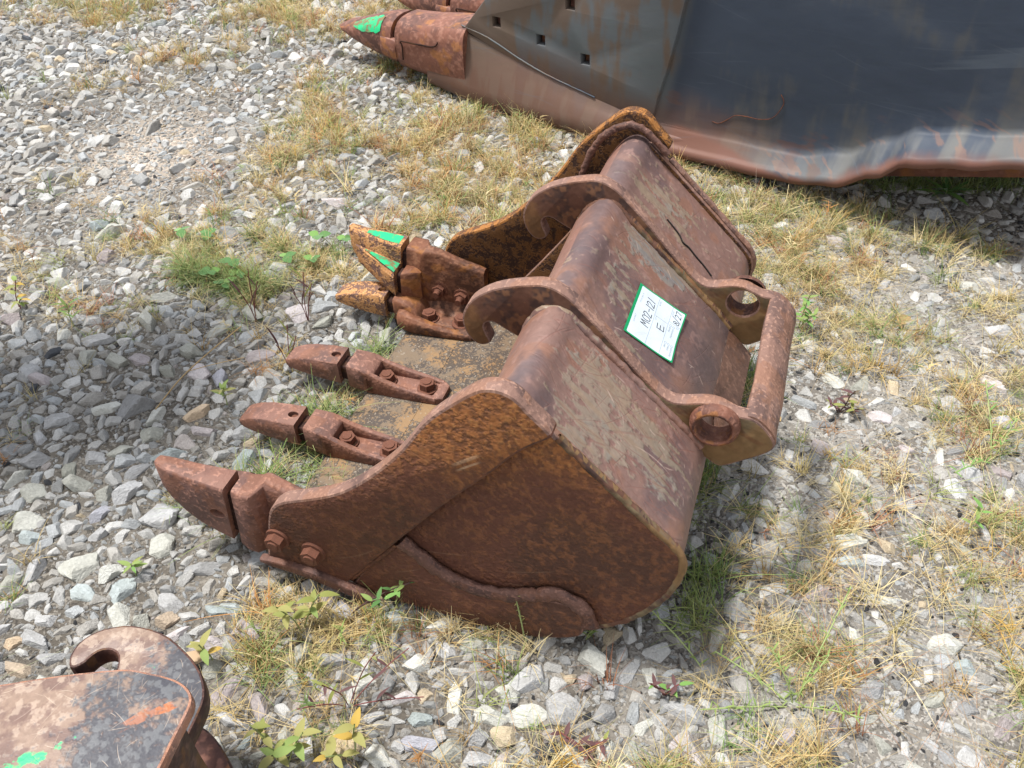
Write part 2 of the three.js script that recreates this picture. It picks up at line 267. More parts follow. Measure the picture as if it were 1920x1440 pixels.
{
  // wrapper: one bent sheet, uneven by a millimetre or two
  const curve = new THREE.CatmullRomCurve3(PROF.map((p) => new THREE.Vector3(p[0], p[1], 0)), false, 'centripetal');
  const nS = 120, nW = 36, z0 = 0.0195, z1 = WB - 0.0195, T = 0.013, pts = curve.getPoints(nS);
  const dent = (s, z) => 0.0022 * (vn(s * 14 + 3, z * 11, 256, 3) - 0.5) + 0.0011 * (vn(s * 40, z * 36, 256, 4) - 0.5);
  const nrm = pts.map((p, i) => { const a = pts[Math.max(0, i - 1)], b = pts[Math.min(nS, i + 1)], t = new THREE.Vector2(b.x - a.x, b.y - a.y).normalize(); return new THREE.Vector2(t.y, -t.x); });
  const cs = [0]; for (let i = 1; i <= nS; i++) cs.push(cs[i - 1] + pts[i].distanceTo(pts[i - 1]));
  // the outward side is away from the inside of the bucket
  const q = 60, test = nrm[q].x * (pts[q].x - 0.35) + nrm[q].y * (pts[q].y - 0.2); if (test < 0) nrm.forEach((n) => n.negate());
  const grid = (off, flip) => {
    const pos = [], uv = [], idx = [];
    for (let i = 0; i <= nS; i++) for (let j = 0; j <= nW; j++) { const z = z0 + (z1 - z0) * j / nW, d = off === 0 ? dent(cs[i], z) : off; pos.push(pts[i].x + nrm[i].x * d, pts[i].y + nrm[i].y * d, z); uv.push(cs[i] / WR, z / WR); }
    for (let i = 0; i < nS; i++) for (let j = 0; j < nW; j++) { const a = i * (nW + 1) + j, b = a + 1, c = a + nW + 1, d = c + 1; flip ? idx.push(a, c, b, b, c, d) : idx.push(a, b, c, b, d, c); }
    const g = new THREE.BufferGeometry(); g.setAttribute('position', new THREE.Float32BufferAttribute(pos, 3)); g.setAttribute('uv', new THREE.Float32BufferAttribute(uv, 2)); g.setIndex(idx); g.computeVertexNormals(); return g;
  };
  const out = grid(0, true);
  { const n = out.attributes.normal, i = Math.floor(nS / 2) * (nW + 1) + 8; if (n.getX(i) * nrm[Math.floor(nS / 2)].x + n.getY(i) * nrm[Math.floor(nS / 2)].y < 0) { const a = out.index.array; for (let k = 0; k < a.length; k += 3) { const t = a[k]; a[k] = a[k + 1]; a[k + 1] = t; } out.computeVertexNormals(); } }
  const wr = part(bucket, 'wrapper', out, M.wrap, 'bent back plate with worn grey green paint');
  const inn = grid(-T, false);
  const rim = (j) => { const a = [], z = j ? z1 : z0; for (let i = 0; i <= nS; i++) a.push([[pts[i].x, pts[i].y, z], [pts[i].x - nrm[i].x * T, pts[i].y - nrm[i].y * T, z]]); return loft(a.map((r) => r), { closed: false, caps: false }); };
  const lipRing = (i) => { const a = []; for (let j = 0; j <= nW; j++) { const z = z0 + (z1 - z0) * j / nW; a.push([[pts[i].x, pts[i].y, z], [pts[i].x - nrm[i].x * T, pts[i].y - nrm[i].y * T, z]]); } return loft(a, { closed: false, caps: false }); };
  part(wr, 'inner_face', boxUV(inn), std(rep(tFloor, 4), 0.7, 0.0008, { side: THREE.DoubleSide, color: new THREE.Color(0.95, 0.9, 0.85) })); part(wr, 'rim', merge(rim(0), rim(1), lipRing(0)), std(rep(tEdge, 4), 0.6, 0.0014, { side: THREE.DoubleSide }));
  // crack in the far end of the back plate
  const cr = []; const P = (s, z) => { const i = cs.findIndex((x) => x > s), p = pts[i], n = nrm[i]; return [p.x + n.x * 0.0012, p.y + n.y * 0.0012, z]; };
  for (const [s, z] of [[0.226, 0.586], [0.245, 0.583], [0.258, 0.580], [0.266, 0.572], [0.281, 0.575], [0.302, 0.572], [0.324, 0.570], [0.345, 0.565]]) cr.push(P(s, z));
  part(wr, 'crack', boxUV(tube(cr, 0.0014, 40, 5)), new THREE.MeshStandardMaterial({ color: new THREE.Color().setRGB(0.012, 0.008, 0.007), roughness: 1 }));
}
// side cutters, side panels and wear plates, near and far
const CUT = [[0.692, 0.010], [0.685, 0.040], [0.672, 0.095], [0.662, 0.135], [0.652, 0.156], [0.637, 0.172], [0.620, 0.182], [0.597, 0.192], [0.563, 0.208], [0.53, 0.227], [0.496, 0.256], [0.466, 0.287], [0.44, 0.317], [0.417, 0.347], [0.398, 0.378], [0.383, 0.401], [0.362, 0.425], [0.34, 0.446], [0.318, 0.466], [0.303, 0.476], [0.285, 0.479], [0.268, 0.475], [0.255, 0.464], [0.247, 0.453], [0.2185, 0.424], [0.2215, 0.416], [0.234, 0.407], [0.262, 0.383], [0.30, 0.333], [0.359, 0.266], [0.425, 0.181], [0.459, 0.136], [0.545, 0.024], [0.562, -0.004], [0.62, -0.002]];
const PANEL = [[0.262, 0.437], [0.221, 0.398], [0.16, 0.337], [0.095, 0.271], [0.0585, 0.232], [0.0525, 0.214], [0.0535, 0.192], [0.066, 0.150], [0.089, 0.105], [0.122, 0.063], [0.163, 0.030], [0.21, 0.007], [0.265, -0.008], [0.33, -0.013], [0.42, -0.016], [0.56, -0.014], [0.57, 0.0], [0.505, 0.085], [0.44, 0.168], [0.39, 0.236], [0.362, 0.285], [0.345, 0.325], [0.325, 0.372], [0.30, 0.41]];
const WEAR = [[0.545, 0.010], [0.50, 0.080], [0.462, 0.126], [0.452, 0.132], [0.430, 0.110], [0.394, 0.080], [0.357, 0.062], [0.302, 0.060], [0.253, 0.079], [0.221, 0.090], [0.196, 0.086], [0.181, 0.070], [0.176, 0.040], [0.184, 0.014], [0.229, -0.006], [0.267, -0.018], [0.31, -0.022], [0.40, -0.016], [0.49, -0.012], [0.545, -0.008]];
function wallSet(far) {
  const m = (g) => (far ? mirrorZ(g, WB) : g);
  const mk = (pts, a, b, o) => m(plate(pts, a, b, o));
  const seam = (x, y) => { for (let i = 25; i < 33; i++) { const [ax, ay] = CUT[i], [bx, by] = CUT[i + 1], t = clamp(((x - ax) * (bx - ax) + (y - ay) * (by - ay)) / ((bx - ax) ** 2 + (by - ay) ** 2)); if (Math.hypot(ax + (bx - ax) * t - x, ay + (by - ay) * t - y) < 0.008) return true; } return false; };
  const cg0 = regroup(plate(CUT, -0.006, 0.0198, { bevel: 0.0045, smooth: 2 }), seam), cgm = far ? mirrorZ(cg0, WB) : cg0; cgm.groups = cg0.groups;
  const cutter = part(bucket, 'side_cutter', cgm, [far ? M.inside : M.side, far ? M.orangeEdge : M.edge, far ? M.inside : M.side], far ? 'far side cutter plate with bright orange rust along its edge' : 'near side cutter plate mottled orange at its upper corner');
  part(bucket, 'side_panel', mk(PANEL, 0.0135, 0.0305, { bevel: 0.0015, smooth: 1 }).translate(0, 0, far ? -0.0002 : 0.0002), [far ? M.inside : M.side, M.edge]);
  part(bucket, 'wear_plate', mk(WEAR, 0.001, 0.0134, { bevel: 0.003, smooth: 2 }), [M.side, M.bead]);
  const zz = 0.0062, lines = [
    [[0.452, 0.136, 0.006], [0.432, 0.117, zz], [0.396, 0.086, zz], [0.357, 0.068, zz], [0.302, 0.066, zz], [0.253, 0.084, zz], [0.221, 0.097, zz], [0.193, 0.091, zz], [0.177, 0.072, zz], [0.171, 0.040, 0.009]],
    [[0.222, 0.414, 0.0155], [0.262, 0.380, 0.0155], [0.30, 0.331, 0.0155], [0.359, 0.264, 0.0155], [0.425, 0.179, 0.0155], [0.458, 0.134, 0.0155]],
    [[0.219, 0.399, 0.0175], [0.16, 0.339, 0.0175], [0.095, 0.273, 0.0175], [0.060, 0.236, 0.0175], [0.054, 0.212, 0.0175], [0.056, 0.190, 0.0175], [0.067, 0.152, 0.0175], [0.090, 0.107, 0.0175], [0.123, 0.065, 0.0175], [0.164, 0.032, 0.0175], [0.176, 0.025, 0.0175]],
  ];
  part(bucket, 'weld_bead', m(bead(lines[0], 0.0125, 3).scale(1, 1, 0.62).translate(0, 0.002, 0.002)), M.bead); part(bucket, 'weld_bead', m(bead(lines[2], 0.0055, 5)), far ? M.edge : M.ear);
  part(bucket, 'weld_bead', m(bead([[0.457, 0.134, 0.002], [0.478, 0.106, 0.001], [0.51, 0.066, 0.001], [0.545, 0.020, 0.001]], 0.0042, 6)), M.side);
  if (far) part(bucket, 'weld_bead', bead([[0.372, 0.352, WB - 0.031], [0.362, 0.385, WB - 0.031], [0.345, 0.420, WB - 0.030], [0.318, 0.447, WB - 0.030], [0.288, 0.459, WB - 0.030], [0.264, 0.452, WB - 0.030], [0.245, 0.436, WB - 0.030], [0.222, 0.412, WB - 0.029]], 0.0062, 7), M.bead);
  // bolts through the cutter
  for (const [x, y] of [[0.655, 0.087], [0.597, 0.075]]) part(cutter, 'bolt', m(hexBolt(0.0155, 0.013, 0.0195).rotateX(-Math.PI / 2).translate(x, y, -0.006)), M.bolt);
}
function hexBolt(r, h, wr) {                        // stands on y = 0: washer, hexagonal head with a raised disc
  const w = new THREE.CylinderGeometry(wr, wr * 1.03, 0.004, 24).translate(0, 0.002, 0), hd = new THREE.CylinderGeometry(r * 0.97, r, h, 6).translate(0, 0.004 + h / 2, 0), cap = new THREE.CylinderGeometry(r * 0.55, r * 0.62, 0.0025, 16).translate(0, 0.004 + h + 0.001, 0);
  return merge(w, toCreasedNormals(hd, 0.4), cap);
}
wallSet(false); wallSet(true);
// lip along the bottom of the near side, end of the cutting edge
for (const far of [false, true]) { const g = plate([[0.697, 0.020], [0.697, 0.034], [0.62, 0.034], [0.555, 0.018], [0.508, 0.0], [0.508, -0.012], [0.56, -0.004], [0.62, 0.014]], -0.016, -0.0004, { bevel: 0.004, smooth: 1 }); part(bucket, 'lip_ledge', far ? mirrorZ(g, WB) : g, [M.bead, M.bead]); }
// cutting edge and floor
part(bucket, 'cutting_edge', loft([[0.0310], [0.15], [0.37], [0.59], [WB - 0.0310]].map(([z]) => [[0.722, -0.010, z], [0.716, -0.003, z], [0.69, 0.0015, z], [0.60, 0.002, z], [0.524, 0.003, z], [0.520, -0.001, z], [0.520, -0.024, z], [0.70, -0.024, z], [0.72, -0.016, z]])), M.floor, 'worn tan cutting edge and floor plate');
part(bucket, 'weld_seam', bead([[0.60, 0.0015, 0.04], [0.602, 0.0015, 0.30], [0.60, 0.0015, 0.5], [0.601, 0.0015, 0.70]], 0.0011, 9), M.floor);

// hook ears
const EAR = [[0.390, 0.345], [0.399, 0.347], [0.408, 0.356], [0.415, 0.370], [0.417, 0.386], [0.413, 0.402], [0.404, 0.419], [0.391, 0.432], [0.374, 0.444], [0.355, 0.453], [0.336, 0.459], [0.317, 0.464], [0.298, 0.468], [0.284, 0.466], [0.269, 0.459], [0.255, 0.449], [0.245, 0.438], [0.219, 0.412], [0.188, 0.376], [0.154, 0.338], [0.130, 0.313], [0.114, 0.303], [0.100, 0.304], [0.086, 0.308], [0.072, 0.312], [0.058, 0.313], [0.046, 0.311], [0.035, 0.305], [0.022, 0.300], [0.006, 0.300], [-0.006, 0.295], [-0.017, 0.285], [-0.026, 0.274], [-0.033, 0.262], [-0.033, 0.252], [-0.028, 0.243], [-0.012, 0.229], [0.006, 0.216], [0.022, 0.204], [0.033, 0.197], [0.041, 0.197], [0.050, 0.203], [0.064, 0.212], [0.078, 0.230], [0.107, 0.261], [0.145, 0.299], [0.20, 0.354], [0.247, 0.400], [0.272, 0.418], [0.292, 0.416], [0.308, 0.398], [0.318, 0.378], [0.322, 0.367], [0.339, 0.374], [0.354, 0.382], [0.366, 0.389], [0.373, 0.391], [0.381, 0.387], [0.384, 0.380], [0.382, 0.371], [0.377, 0.360], [0.375, 0.354], [0.381, 0.348]];
const EYE = [0.051, 0.2795];
for (const [z, far] of [[EAR_N, false], [EAR_F, true]]) {
  const e = part(bucket, 'hook_ear', plate(EAR, z, z + ET, { bevel: 0.003, smooth: 1, holes: [circleHole(EYE[0], EYE[1], 0.0245)] }), [M.ear, M.edge], far ? 'far hook ear with its pin eye' : 'near hook ear with its worn pin boss');
  const s = far ? 1 : -1, zb = far ? z + ET : z;
  const pr = [[0.0240, -0.018], [0.0240, 0.013], [0.0262, 0.0165], [0.0300, 0.0160], [0.0340, 0.011], [0.0352, 0.004], [0.0355, 0.0]].map(V2);
  const boss = new THREE.LatheGeometry(pr, 40).rotateX(s * Math.PI / 2).translate(EYE[0], EYE[1], zb - s * 0.001);
  part(e, 'pin_boss', boxUV(boss), M.boss);
  // fillet weld along the foot of the ear
  for (const [zz, sd] of [[z - 0.001, 1], [z + ET + 0.001, 2]]) part(e, 'weld_bead', bead([[0.322, 0.385, zz], [0.305, 0.418, zz], [0.286, 0.431, zz], [0.268, 0.430, zz], [0.25, 0.416, zz], [0.20, 0.367, zz], [0.13, 0.297, zz], [0.085, 0.252, zz], [0.066, 0.23, zz]], 0.0065, 20 + sd), far || sd === 2 ? M.ear : M.wrap);
}
// bar that joins the ends of the ears
part(bucket, 'rear_bar', (() => {
  const sec = chaikin([[0.0135, 0.296], [0.006, 0.3015], [-0.007, 0.297], [-0.019, 0.286], [-0.028, 0.275], [-0.0345, 0.262], [-0.0335, 0.253], [-0.020, 0.262], [-0.004, 0.274], [0.010, 0.284]], 2);
  return loft([EAR_N + 0.003, EAR_N + 0.03, 0.3, 0.37, 0.44, EAR_F, EAR_F + ET - 0.003].map((z, i) => sec.map(([x, y]) => [x + 0.0012 * Math.sin(i * 2.1), y + 0.0012 * Math.cos(i * 1.7), z])));
})(), M.edge);
// gusset plate from the heel between the ears
{
  const g0 = [0.100, 0.2655], g1 = [0.024, 0.181], dx = g1[0] - g0[0], dy = g1[1] - g0[1], L = Math.hypot(dx, dy);
  const s = [[0, 0], [L, 0.0], [L, -0.205], [L - 0.012, -0.222], [L - 0.034, -0.214], [L - 0.050, -0.192], [L - 0.062, -0.205], [L - 0.066, -0.256], [0, -0.256]];
  const g = plate(s, 0, 0.011, { bevel: 0.002, smooth: 0 });
  const mt = new THREE.Matrix4().makeBasis(new THREE.Vector3(dx / L, dy / L, 0), new THREE.Vector3(0, 0, 1), new THREE.Vector3(dy / L, -dx / L, 0)); mt.setPosition(g0[0] + 0.0078, g0[1] - 0.0066, EAR_F - 0.001);
  g.applyMatrix4(mt); part(bucket, 'gusset_plate', boxUV(g), M.plain);
}

// teeth, adapters and bolts
function pinHole(x, y, z, rx, axis, depth = 0.03) { const c = new THREE.CylinderGeometry(rx, rx, depth, 20); if (axis === 'z') c.rotateX(Math.PI / 2); c.scale(1.35, 1, 1); return c.translate(x, y, z); }
function flatTooth(z, name, mat, label, pinZ = 0) {
  let g = rrLoft([[0.7700, 0.008, 0.058, z - 0.026, z + 0.026, 0.002], [0.80, 0.009, 0.0575, z - 0.0258, z + 0.0258, 0.003], [0.838, 0.013, 0.054, z - 0.0253, z + 0.0253, 0.004], [0.864, 0.017, 0.0475, z - 0.0242, z + 0.0242, 0.004], [0.881, 0.020, 0.041, z - 0.0222, z + 0.0222, 0.004], [0.8885, 0.0235, 0.0365, z - 0.0195, z + 0.0195, 0.002]], { crease: 0.9 });
  g = cut(g, pinHole(0.784, 0.058, z + pinZ, 0.0075, 'y', 0.028));
  const t = part(bucket, 'tooth', boxUV(g), mat, label);
  part(t, 'retaining_pin', new THREE.CylinderGeometry(0.0062, 0.0062, 0.012, 14).translate(0.782, 0.046, z + pinZ), M.bolt);
  return t;
}
function adapter(z) {
  const a = rrLoft([[0.7520, 0.004, 0.056, z - 0.027, z + 0.027, 0.003], [0.735, 0.002, 0.055, z - 0.0285, z + 0.0285, 0.004], [0.718, 0.0, 0.053, z - 0.030, z + 0.030, 0.005], [0.704, 0.0, 0.046, z - 0.030, z + 0.030, 0.005], [0.699, 0.0, 0.042, z - 0.030, z + 0.030, 0.003]], { crease: 0.9 });
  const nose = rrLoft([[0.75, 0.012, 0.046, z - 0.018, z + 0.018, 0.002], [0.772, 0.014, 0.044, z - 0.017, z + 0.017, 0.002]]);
  const base = rrLoft([[0.705, 0.0, 0.0125, z - 0.027, z + 0.027, 0.002], [0.60, 0.0, 0.0115, z - 0.028, z + 0.028, 0.002], [0.575, 0.0, 0.011, z - 0.026, z + 0.026, 0.002], [0.563, 0.0, 0.010, z - 0.018, z + 0.018, 0.003]], { crease: 0.9 });
  const rail = (s) => rrLoft([[0.712, 0, 0.050, z + s * 0.0245 - 0.0055, z + s * 0.0245 + 0.0055, 0.002], [0.69, 0, 0.040, z + s * 0.0245 - 0.0055, z + s * 0.0245 + 0.0055, 0.002], [0.65, 0, 0.029, z + s * 0.025 - 0.005, z + s * 0.025 + 0.005, 0.002], [0.60, 0, 0.020, z + s * 0.025 - 0.0045, z + s * 0.025 + 0.0045, 0.002], [0.575, 0, 0.0155, z + s * 0.0235 - 0.0045, z + s * 0.0235 + 0.0045, 0.002]], { crease: 0.9 });
  const end = rrLoft([[0.582, 0, 0.0135, z - 0.0265, z + 0.0265, 0.002], [0.572, 0, 0.0155, z - 0.026, z + 0.026, 0.002], [0.562, 0, 0.013, z - 0.019, z + 0.019, 0.002]], { crease: 0.9 });
  const o = part(bucket, 'tooth_adapter', merge(a, base, rail(1), rail(-1), end).translate(0, 0.001, 0), M.tooth);
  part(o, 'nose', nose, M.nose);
  for (const x of [0.683, 0.600]) part(o, 'bolt', hexBolt(0.0155, 0.014, 0.0195).rotateY(0.3 + x * 7).translate(x, 0.0125, z), M.bolt);
}
flatTooth(0.272, 'tooth', M.tooth); adapter(0.272);
flatTooth(0.446, 'tooth', M.tooth); adapter(0.446);
// the two corner castings: an L of a floor flange and a wall flange with one tooth on each
for (const far of [false, true]) {
  const m = (g) => (far ? mirrorZ(g, WB) : g), zf = 0.078;
  const body = [
    rrLoft([[0.7515, 0.004, 0.056, zf - 0.027, zf + 0.027, 0.006], [0.725, 0.0, 0.058, zf - 0.030, zf + 0.034, 0.010], [0.700, 0.0, 0.048, zf - 0.03, zf + 0.040, 0.012], [0.686, 0.0, 0.026, zf - 0.03, zf + 0.052, 0.010]], { crease: 1.0 }),
    rrLoft([[0.7355, 0.024, 0.154, 0.008, 0.054, 0.006, -0.10], [0.722, 0.015, 0.152, 0.004, 0.056, 0.008, -0.11], [0.706, 0.012, 0.152, 0.005, 0.060, 0.008, -0.10], [0.697, 0.012, 0.155, 0.016, 0.064, 0.010, -0.06], [0.686, 0.010, 0.158, 0.0305, 0.062, 0.010, 0], [0.660, 0.004, 0.153, 0.0308, 0.058, 0.010], [0.62, 0.0, 0.138, 0.0308, 0.056, 0.010], [0.58, 0.0, 0.128, 0.0308, 0.055, 0.010], [0.566, 0.0, 0.122, 0.0308, 0.053, 0.009]], { crease: 1.0 }),
    rrLoft([[0.705, 0.0, 0.022, 0.045, 0.130, 0.006], [0.64, 0.0, 0.015, 0.045, 0.128, 0.006], [0.57, 0.0, 0.013, 0.045, 0.124, 0.006]], { crease: 1.0 }),
    rrLoft([[0.735, 0.002, 0.040, zf + 0.020, zf + 0.050, 0.014], [0.722, 0.0, 0.043, zf + 0.018, zf + 0.058, 0.016], [0.70, 0.0, 0.038, zf + 0.03, zf + 0.061, 0.012], [0.65, 0.0, 0.027, zf + 0.038, zf + 0.058, 0.009], [0.61, 0.0, 0.019, zf + 0.036, zf + 0.055, 0.008], [0.585, 0.0, 0.017, zf + 0.01, zf + 0.054, 0.008], [0.563, 0.0, 0.015, zf - 0.005, zf + 0.047, 0.007], [0.552, 0.0, 0.012, zf + 0.004, zf + 0.038, 0.006]], { crease: 1.0 }),
    rrLoft([[0.7350, 0.045, 0.112, 0.046, 0.089, 0.008, -0.06], [0.718, 0.030, 0.114, 0.046, 0.084, 0.012, -0.04], [0.698, 0.0, 0.108, 0.046, 0.072, 0.012]], { crease: 1.0 }),
    // concave fillet between the flanges
    loft([0.57, 0.63, 0.69, 0.715].map((x, i) => { const k = [0.6, 0.8, 1.1, 1.6][i]; return [[x, 0.0, 0.05], [x, 0.012 + 0.045 * k, 0.05], [x, 0.012 + 0.026 * k, 0.056 + 0.003 * k], [x, 0.012 + 0.012 * k, 0.056 + 0.010 * k], [x, 0.012 + 0.004 * k, 0.056 + 0.020 * k], [x, 0.013, 0.056 + 0.032 * k], [x, 0, 0.09]]; }), { crease: 1.2 }),
  ];
  const o = part(bucket, 'corner_adapter', m(merge(body)), far ? M.farCast : M.tooth, far ? 'far corner tooth adapter with green paint beside its gap' : 'near corner tooth adapter, smooth and purple brown');
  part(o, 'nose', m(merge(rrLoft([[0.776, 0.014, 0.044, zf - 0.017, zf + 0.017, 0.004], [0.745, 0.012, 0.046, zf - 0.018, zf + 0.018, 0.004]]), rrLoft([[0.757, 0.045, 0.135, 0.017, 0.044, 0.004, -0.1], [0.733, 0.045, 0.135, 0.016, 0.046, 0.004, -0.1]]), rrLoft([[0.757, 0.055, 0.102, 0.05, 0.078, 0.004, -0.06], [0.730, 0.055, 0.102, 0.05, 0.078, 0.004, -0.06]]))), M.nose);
  for (const [x, z] of [[0.676, 0.095], [0.605, 0.094]]) part(o, 'bolt', m(hexBolt(0.0155, 0.014, 0.0205).rotateY(x * 9).translate(x, 0.015, z)), M.bolt);
  for (const [x, y] of [[0.664, 0.066], [0.616, 0.056]]) part(o, 'bolt', m(merge(hexBolt(0.014, 0.009, 0.018), new THREE.CylinderGeometry(0.007, 0.007, 0.014, 12).translate(0, 0.018, 0)).rotateX(Math.PI / 2).translate(x, y, 0.0555)), M.bolt);
  // upright tooth: a blade on edge with a wedge along its inner face
  let blade = rrLoft([[0.7485, 0.032, 0.153, 0.007, 0.052, 0.005, -0.10], [0.775, 0.040, 0.156, 0.007, 0.050, 0.007, -0.08], [0.805, 0.052, 0.159, 0.008, 0.047, 0.008, -0.05], [0.832, 0.070, 0.163, 0.010, 0.044, 0.008, 0], [0.851, 0.092, 0.168, 0.012, 0.040, 0.008, 0], [0.862, 0.113, 0.171, 0.015, 0.036, 0.007, 0], [0.866, 0.128, 0.168, 0.019, 0.032, 0.004, 0]], { crease: 0.9 });
  blade = cut(blade, pinHole(0.768, 0.092, 0.010, 0.0095, 'z', 0.036));
  const tt = part(bucket, 'corner_tooth', m(boxUV(blade)), far ? M.paleTooth : M.tooth, far ? 'far corner tooth with bright green paint' : 'near corner tooth, upright and orange brown');
  part(tt, 'retaining_pin', m(new THREE.CylinderGeometry(0.0062, 0.0062, 0.010, 14).rotateX(Math.PI / 2).translate(0.766, 0.092, 0.018)), M.bolt);
  let wedge = loft([[0.748, 1], [0.78, 0.72], [0.815, 0.38], [0.846, 0.06]].map(([x, k]) => { const zi = 0.047, zo = 0.047 + 0.045 * k, yt = 0.112 + 0.030 * (1 - k), yb = 0.048 + 0.05 * (1 - k); return [[x, yb, zi], [x, yb + 0.004, zo - 0.004 * k], [x, yb + 0.012, zo], [x, yt - 0.010, zo], [x, yt - 0.002, zo - 0.006 * k], [x, yt, zi]]; }), { crease: 0.6 });
  wedge = cut(wedge, m(pinHole(0.772, 0.082, far ? 0 : 0, 0.0075, 'z', 0.001)));
  part(tt, 'wedge', m(boxUV(wedge)), far ? M.paleTooth : M.tooth);
  if (far) {
    // sprayed paint: a thin skin on the top of the blade, on the ledge and beside the gap
    const skin = (pts, name) => { const g = new THREE.BufferGeometry(), pos = []; for (let i = 1; i < pts.length - 1; i++) pos.push(...pts[0], ...pts[i], ...pts[i + 1]); g.setAttribute('position', new THREE.Float32BufferAttribute(pos, 3)); g.computeVertexNormals(); return boxUV(g); };
    const Y = (x) => 0.153 + (x - 0.747) * 0.118 + 0.0008, F = (x) => 0.112 + 0.030 * clamp((x - 0.748) / 0.098) + 0.0008;
    part(tt, 'paint_patch', merge([[0.750, 0.015, 0.044], [0.785, 0.016, 0.042], [0.815, 0.019, 0.038]].slice(0, -1).map((s, i, a) => { const n = [[0.785, 0.016, 0.042], [0.824, 0.022, 0.034]][i]; return m(skin([[s[0], Y(s[0]), s[1]], [n[0], Y(n[0]), n[1]], [n[0], Y(n[0]), n[2]], [s[0], Y(s[0]), s[2]]])); })), Object.assign(M.green.clone(), { side: THREE.DoubleSide }));
    part(tt, 'paint_patch', m(skin([[0.7485, F(0.7485), 0.0535], [0.825, F(0.825), 0.0535], [0.79, F(0.79), 0.069], [0.7485, F(0.7485), 0.0855]])), Object.assign(M.green.clone(), { side: THREE.DoubleSide }));
  }
  if (far) flatTooth(WB - zf, 'tooth', M.paleTooth, 'far tooth with pale orange flaking rust'); else flatTooth(zf, 'tooth', M.tooth);
}

